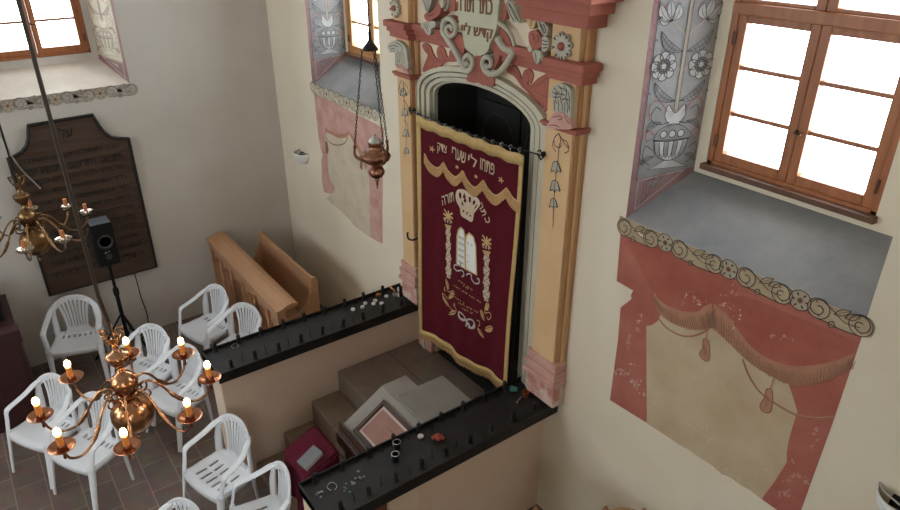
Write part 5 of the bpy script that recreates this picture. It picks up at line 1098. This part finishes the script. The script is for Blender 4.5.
# ================================================================ CHANDELIERS
def chandelier(lit, angles, cx, cy, dz, M1, M2, MC, label, rod_top, phi=0.):
    c0 = Vector((cx, cy, 1.58 + dz)); r = empty('chandelier', c0); tag(r, label, 'chandelier', 'brass chandeliers')
    A = Vector((cx, cy, dz))
    prof = [(.004,1.555),(.012,1.56),(.016,1.575),(.008,1.59),(.016,1.605),(.03,1.625),(.075,1.65),(.108,1.69),(.124,1.745),(.120,1.79),(.095,1.835),(.055,1.865),(.032,1.88)]
    m = MB(); m.lathe(prof, A, 32); m.build('globe', M1, r, smooth=True, auto=50)
    prof = [(.030,1.878),(.038,1.885),(.052,1.895),(.052,1.905),(.036,1.915),(.045,1.93),(.068,1.955),(.077,1.99),(.070,2.025),(.045,2.05),(.022,2.065),(.026,2.075),(.02,2.085),(.018,2.10),(.034,2.115),(.052,2.14),(.062,2.17),(.066,2.188),(.060,2.196),(.034,2.205),(.022,2.225),(.012,2.25),(.018,2.265),(.010,2.28),(.012,2.30)]
    m = MB(); m.lathe(prof, A, 28); m.build('stem', M1, r, smooth=True, auto=50)
    m = MB()
    for q in range(5):
        a = 2*PI*q/5 + .4; d = Vector((math.cos(a), math.sin(a), 0)); m.tube(smooth_loop([A + Vector((0,0,2.27)), A + d*.04 + Vector((0,0,2.29)), A + d*.06 + Vector((0,0,2.335)), A + d*.035 + Vector((0,0,2.355)), A + d*.025 + Vector((0,0,2.33))], 4, False), .006, 6)
        m.ball(A + d*.06 + Vector((0,0,2.35)), .010, 8, 6)
    m.build('crown_scroll', M1, r, smooth=True)
    m = MB(); m.tube([A + Vector((0,0,2.29)), A + Vector((.004,0,2.36)), A + Vector((-.004,0,2.42))], .006, 6)
    tl = Vector((-.010, -.014, 0)) if lit else Vector((0,0,0)); m.tube([A + Vector((0,0,2.41)), A + tl + Vector((0,0,2.58)), Vector((cx, cy, rod_top)) + tl], .0105 if lit else .008, 8); m.build('hanging_rod', 'rod_dark' if lit else 'iron', r, smooth=True)
    for k, ang in enumerate(angles):
        a = math.radians(ang); d = Vector((math.cos(a), math.sin(a), 0)); R_ = .465
        P = smooth_loop([A + d*.035 + Vector((0,0,1.90)), A + d*.075 + Vector((0,0,1.955)), A + d*.13 + Vector((0,0,1.965)), A + d*.185 + Vector((0,0,1.915)), A + d*.235 + Vector((0,0,1.835)), A + d*.30 + Vector((0,0,1.765)), A + d*.375 + Vector((0,0,1.745)), A + d*.44 + Vector((0,0,1.785)), A + d*R_ + Vector((0,0,1.855))], 5, False)
        m = MB(); m.tube(P, .0075, 8); 
        q = P[22]; m.ball(q, .014, 8, 6); i1, i2 = 19, 26; m.tube(P[i1:i2], [.009,.013,.015,.012,.015,.012,.009], 8)
        arm = m.build('arm', M1, r, smooth=True, auto=60)
        if k % 1 == 0:
            S_ = smooth_loop([A + d*.045 + Vector((0,0,1.875)), A + d*.09 + Vector((0,0,1.86)), A + d*.125 + Vector((0,0,1.885)), A + d*.115 + Vector((0,0,1.92)), A + d*.085 + Vector((0,0,1.915)), A + d*.09 + Vector((0,0,1.89))], 4, False)
            side = d.cross(Vector((0,0,1))); S_ = [p + side*.02 for p in S_]; m = MB(); m.tube(S_, .006, 6); m.build('scroll', M1, arm, smooth=True)
        if lit or k not in (2,):
            pc = A + d*R_
            m = MB(); m.lathe([(.010,1.845),(.018,1.855),(.03,1.862),(.05,1.872),(.068,1.887),(.071,1.891),(.067,1.891),(.046,1.879),(.025,1.872),(.022,1.90),(.019,1.905),(.001,1.905)], pc, 24); m.lathe([(.004,1.80),(.009,1.81),(.006,1.83),(.012,1.845)], pc, 10); m.build('drip_pan', M2, arm, smooth=True, auto=50)
            m = MB(); m.lathe([(.017,1.88),(.0175,1.965),(.012,1.968)], pc, 14); m.build('candle', MC, arm, smooth=True, auto=40)
            if lit:
                m = MB(); m.lathe([(.008,1.965),(.015,1.973),(.0185,1.985),(.0175,1.998),(.011,2.010),(.002,2.017)], pc, 14); m.build('flame_bulb', 'flame', arm, smooth=True)
    return r
chandelier(True, [31 + 45*k for k in range(8)], 3.86, -2.69, 0, 'brass', 'brass_pan', 'candle_orange', 'large copper-brass chandelier with glowing candle bulbs in the lower left foreground', RZ)
chandelier(False, [-13, 23.5, 59, 100, 134, 172, 212, 250, 300], 1.09, -2.81, .105, 'brass_old', 'brass_old_pan', 'candle_old', 'unlit brass chandelier with orange candles in front of the dark prayer board', RZ)

# ================================================================ HANGING LAMP
hl = Vector((3.818, -.895, 0)); r = empty('hanging_lamp', hl + Vector((0, 0, 2.80))); tag(r, 'small copper oil lamp hanging on chains before the ark', 'hanging lamp')
prof = [(.003,2.80),(.010,2.81),(.006,2.825),(.018,2.84),(.012,2.852),(.03,2.86),(.050,2.88),(.056,2.905),(.045,2.93),(.028,2.94),(.030,2.948),(.055,2.96),(.090,2.985),(.100,3.01),(.098,3.02),(.075,3.045),(.05,3.06),(.044,3.075),(.046,3.095),(.052,3.10),(.046,3.108),(.02,3.112)]
m = MB(); m.lathe(prof, hl, 28); m.build('body', 'copper_lamp', r, smooth=True, auto=50)
m = MB(); m.lathe([(.045,3.10),(.04,3.12),(.022,3.135),(.008,3.15),(.010,3.158),(.003,3.165)], hl, 20); m.build('lid', 'tin_rim', r, smooth=True)
m = MB(); m.tube([hl + Vector((.008*math.cos(q*PI/5), 0, 2.79 + .012*math.sin(q*PI/5))) for q in range(10)], .002, 5, closed=True); m.build('ring', 'iron', r, smooth=True)
top = hl + Vector((0, 0, 3.71))
for k, an in enumerate((234, 354, 114)):
    a = math.radians(an); d = Vector((math.cos(a), math.sin(a), 0)); m = MB(); m.tube(smooth_loop([hl + d*.08 + Vector((0,0,2.985)), hl + d*.125 + Vector((0,0,3.0)), hl + d*.14 + Vector((0,0,3.03)), hl + d*.135 + Vector((0,0,3.07))], 4, False), [.016,.015,.014,.013,.012,.012,.011,.010,.009,.008,.008,.009,.012][:13], 8); m.ball(hl + d*.135 + Vector((0,0,3.075)), .013, 8, 6)
    m.build('arm', 'copper_lamp', r, smooth=True)
    ch = MB(); p0 = hl + d*.135 + Vector((0,0,3.085)); p1 = top + d*.05 + Vector((0,0,-.01)); n = 26
    for q in range(n):
        c = p0.lerp(p1, (q + .5)/n); t = (p1 - p0).normalized(); s1 = t.orthogonal() if q % 2 else t.cross(t.orthogonal()); s1.normalize(); L_ = (p1 - p0).length/n*.62
        ch.tube([c + t*(L_*math.cos(w_*PI/4)) + s1*(.006*math.sin(w_*PI/4)) for w_ in range(8)], .0024, 4, closed=True)
    ch.build('chain', 'iron', r, smooth=True)
m = MB(); m.lathe([(.050,3.695),(.046,3.71),(.026,3.735),(.011,3.755),(.010,3.80),(.004,3.82)], hl, 18); m.build('canopy', 'iron', r, smooth=True)
m = MB(); m.tube([hl + Vector((0,0,3.81)), hl + Vector((0,0,5.0)), hl + Vector((0,0,RZ))], .004, 6); m.build('suspension', 'iron', r)

# ================================================================ PRAYER BOARD
bd = empty('prayer_board', (.02, -2.235, .80)); tag(bd, 'large dark wooden board with carved Hebrew text and scalloped top on the left wall', 'prayer board')
ol = [(-2.785,.80),(-1.69,.80),(-1.69,2.325),(-1.78,2.335),(-1.85,2.365),(-1.905,2.43),(-1.935,2.50),(-1.955,2.56),(-1.965,2.615),(-2.55,2.605),(-2.558,2.55),(-2.575,2.48),(-2.605,2.415),(-2.66,2.36),(-2.72,2.335),(-2.785,2.325)]
m = MB(); m.hexa([(.004, y, z) for y, z in ol], [(.045, y, z) for y, z in ol]); m.build('panel', 'plaque_wood', bd, bevel=.003)
m = MB(); m.tube([(.045, y, z) for y, z in ol], .017, 6, closed=True); m.build('edge_moulding', 'plaque_frame', bd)
xt = .0468
m = MB(); write(m, 'על', (xt, -2.30, 2.435), (xt, -2.185, 2.435), UP, .105, bold=.012); m.build('carved_heading', 'plaque_ink', bd, solid=.003)
lines = ['הכל יתגדל ויתקדש וישתבח', 'ויתפאר ויתרומם ויתנשא שמו', 'של מלך מלכי המלכים הקדוש', 'ברוך הוא בעולמות שברא העולם', 'הזה והעולם הבא כרצונו וכרצון', 'יראיו וכרצון כל בית ישראל', 'צור העולמים אדון כל הבריות', 'אלוה כל הנפשות היושב במרחבי', 'מרום השוכן בשמי שמי קדם', 'קדושתו על החיות וקדושתו על', 'כסא הכבוד ובכן יתקדש שמך', 'יי אלהינו לעיני כל חי']
for k_, l in enumerate(lines):
    m = MB(); write(m, l, (xt, -2.70, 2.225 - k_*.113), (xt, -1.79, 2.225 - k_*.113), UP, .074, bold=.012); m.build('carved_line', 'plaque_ink', bd, solid=.003)

# ================================================================ SPEAKER
sp_ = empty('speaker_stand', (.29, -2.19, 0)); tag(sp_, 'black tripod stand carrying the loudspeaker in front of the prayer board', 'speaker stand')
c_ = Vector((.29, -2.19, 0))
m = MB(); m.tube([c_ + Vector((0,0,.30)), c_ + Vector((0,0,1.12))], .016, 10); m.build('pole', 'speaker_black', sp_, smooth=True)
m = MB(); m.tube([c_ + Vector((0,0,.12)), c_ + Vector((0,0,.78))], .021, 10); m.lathe([(.028,0),(.030,.01),(.030,.07),(.026,.08)], c_ + Vector((0,0,.72)), 12); m.tube([c_ + Vector((.02,0,.755)), c_ + Vector((.07,0,.755))], [.010,.018], 8); m.build('collar', 'speaker_black', sp_, smooth=True)
for q in range(3):
    a = 2*PI*q/3 + .5; d = Vector((math.cos(a), math.sin(a), 0)); L_ = .22 if d.x < -.3 else .36
    m = MB(); m.tube([c_ + d*.02 + Vector((0,0,.46)), c_ + d*L_*.9 + Vector((0,0,.05)), c_ + d*L_ + Vector((0,0,.012))], .011, 8); m.tube([c_ + d*.02 + Vector((0,0,.16)), c_ + d*L_*.55 + Vector((0,0,.23))], .007, 6); m.build('leg', 'speaker_black', sp_, smooth=True)
sk = empty('loudspeaker', (.30, -2.19, 1.12)); tag(sk, 'black loudspeaker box with grey sheen coloured onto its top before the prayer board', 'loudspeaker')
m = MB(); m.box(.20, .40, -2.295, -2.085, 1.125, 1.60); m.build('cabinet', 'speaker_black', sk, bevel=.012)
m = MB(); m.box(.205, .395, -2.285, -2.095, 1.598, 1.606); m.build('top_sheen', 'speaker_top_sheen', sk, bevel=.003)  # thin sheet whose grey-blue colour holds the reflection on the box top
m = MB(); m.lathe([(.075,0),(.078,.006),(.068,.008),(.05,-.002),(.03,-.012),(.022,-.004),(.001,.002)], (.400, -2.185, 1.40), 24, axis=(1,0,0)); m.build('woofer', 'speaker_cone', sk, smooth=True)
m = MB(); m.lathe([(.03,0),(.032,.005),(.02,.003),(.001,.008)], (.400, -2.185, 1.23), 16, axis=(1,0,0)); m.build('tweeter', 'speaker_cone', sk, smooth=True)
m = MB(); m.box(.399, .403, -2.215, -2.195, 1.275, 1.285); m.box(.399, .403, -2.18, -2.165, 1.282, 1.29); m.build('badge', 'tin_rim', sk)
m = MB(); P = smooth_loop([(.03, -1.93, .80), (.03, -1.925, .62), (.025, -1.92, .45), (.025, -1.90, .25), (.03, -1.915, .08), (.06, -1.95, .008), (.2, -2.1, .008)], 6, False); m.tube(P, .006, 6); tag(m.build('power_cable', 'speaker_black', smooth=True), 'thin black cable hanging down the left wall below the prayer board', 'cable')
cA, cB = Vector((1.06, -2.81, 2.74)), wx(39, 187, .06)
m = MB(); P = smooth_loop([wx(0, 134, .06), wx(10, 153, .06), wx(22, 170, .06), wx(39, 187, .066), wx(39.5, 188, .066)], 5, False); m.tube(P, .008, 6); tag(m.build('grey_cable', 'tin_rim', smooth=True), 'thin grey cable slanting across the upper left corner of the prayer board', 'cable')

# ================================================================ MAROON CABINET AT THE LEFT EDGE
cb = empty('maroon_cabinet', (.6, -3.45, 0)); tag(cb, 'dark maroon wooden cabinet cut off by the left edge of the picture', 'cabinet')
m = MB(); m.box(.06, 1.02, -3.75, -3.16, .0, .96); m.build('body', 'maroon_wood', cb, bevel=.006)
m = MB(); m.box(.04, .93, -3.77, -3.20, .96, .985); m.build('top', 'maroon_wood', cb, bevel=.004)
m = MB(); m.box(.93, 1.05, -3.77, -3.135, .90, 1.04); m.build('raised_edge', 'maroon_wood', cb, bevel=.006)
m = MB(); m.box(.86, .925, -3.7, -3.22, .985, .992); m.build('metal_strip', 'tin_rim', cb)
for q in range(2):
    m = MB(); y0 = -3.72 + q*.28; m.box(1.018, 1.032, y0, y0 + .25, .10, .84); m.build('door', 'maroon_wood', cb, bevel=.004)
m = MB(); m.box(.10, .70, -3.6, -3.22, .986, 1.13); m.box(.09, .71, -3.61, -3.21, 1.13, 1.15); tag(m.build('black_case', 'speaker_black', bevel=.006), 'black flat case lying on the maroon cabinet at the left edge', 'case')

# ================================================================ WALL LAMPS AND HOOK
def sconce(x, z, lab):
    r = empty('wall_lamp', (x, 0, z)); tag(r, lab, 'wall lamp', 'white half-bowl wall lamps on the ark wall')
    m = MB(); R_ = .115
    def bowl(u, v):
        a = PI*u; rr = R_*math.cos(v*PI/2*.93); return Vector((x - rr*math.cos(a), -.002 - rr*1.0*math.sin(a), z - .13*math.sin(v*PI/2)))
    m.grid(bowl, 20, 10); m.build('shade', 'lamp_white', r, solid=.006, smooth=True)
    m = MB(); m.box(x - .05, x + .05, -.035, -.001, z - .06, z - .01); m.tube([(x, -.03, z - .03), (x, -.06, z - .02)], .014, 8); m.build('fitting', 'speaker_black', r, bevel=.003)
    m = MB(); m.tube([(x - R_ - .004, -.004, z + .002), (x - .08, -.05, z + .006), (x, -.075, z + .006), (x + .08, -.05, z + .006), (x + R_, -.004, z + .002)], .005, 6); m.build('rim_clip', 'tin_rim', r, smooth=True)
    return r
sconce(.62, 1.995, 'small white half-bowl wall lamp left of the pale pink drapery, near the room corner')
sconce(7.0, 2.06, 'white half-bowl wall lamp cut by the lower right corner of the picture')
m = MB(); p = wy(418, 238, YP); m.tube(smooth_loop([p + Vector((0, .001, 0)), p + Vector((-.0, -.05, -.005)), p + Vector((-.045, -.065, -.01)), p + Vector((-.075, -.06, .01)), p + Vector((-.078, -.055, .04))], 5, False), .009, 7); tag(m.build('iron_hook', 'iron', smooth=True), 'black iron hook on the left pilaster beside the ark curtain', 'hook')

# ================================================================ CAMERA, DAYLIGHT
cd = D.cameras.new('camera'); cam = D.objects.new('camera', cd); COL.objects.link(cam)
cd.sensor_fit = 'HORIZONTAL'; cd.sensor_width = 36; cd.lens = FPX/900*36; cd.clip_start = .05; cd.clip_end = 200
R3 = Matrix((ROWR, -ROWD, -ROWF)).transposed(); cam.matrix_world = Matrix.Translation(CAM) @ R3.to_4x4(); bpy.context.scene.camera = cam
w = D.worlds.new('sky'); bpy.context.scene.world = w; w.use_nodes = True; N = w.node_tree.nodes; L = w.node_tree.links
bg = N['Background']; bg.inputs['Strength'].default_value = SKY
bg.inputs['Color'].default_value = (.88, .94, 1., 1)
def portal(M, h, name):
    a, b, z0, z1 = h['f']; ld = D.lights.new(name, 'AREA'); ld.shape = 'RECTANGLE'; ld.size = b - a + .02; ld.size_y = z1 - z0 + .02; ld.energy = 1
    ld.cycles.is_portal = True
    o = D.objects.new(name, ld); COL.objects.link(o); c = M((a+b)/2, (z0+z1)/2, .462); inn = (M((a+b)/2, (z0+z1)/2, 0) - c).normalized()
    o.matrix_world = Matrix.Translation(c) @ inn.to_track_quat('-Z', 'Z').to_matrix().to_4x4()
for k_, (M_, h_) in enumerate(((MA, hA1), (MA, hA2), (ML, hL1), (ML, hL2), (MF, big(1.0)), (MF, big(3.7)), (MR, big(-5.9)))): portal(M_, h_, 'daylight_%d' % k_)
sc_ = bpy.context.scene
sc_.view_settings.view_transform = 'Standard'; sc_.view_settings.look = 'None'; sc_.view_settings.gamma = 1; sc_.view_settings.use_curve_mapping = False
sc_.view_settings.exposure = EXPO
sc_.cycles.max_bounces = 10; sc_.cycles.diffuse_bounces = 6; sc_.cycles.glossy_bounces = 4; sc_.cycles.transparent_max_bounces = 12; sc_.cycles.sample_clamp_indirect = 6
sc_.cycles.use_denoising = True
bpy.context.view_layer.update()
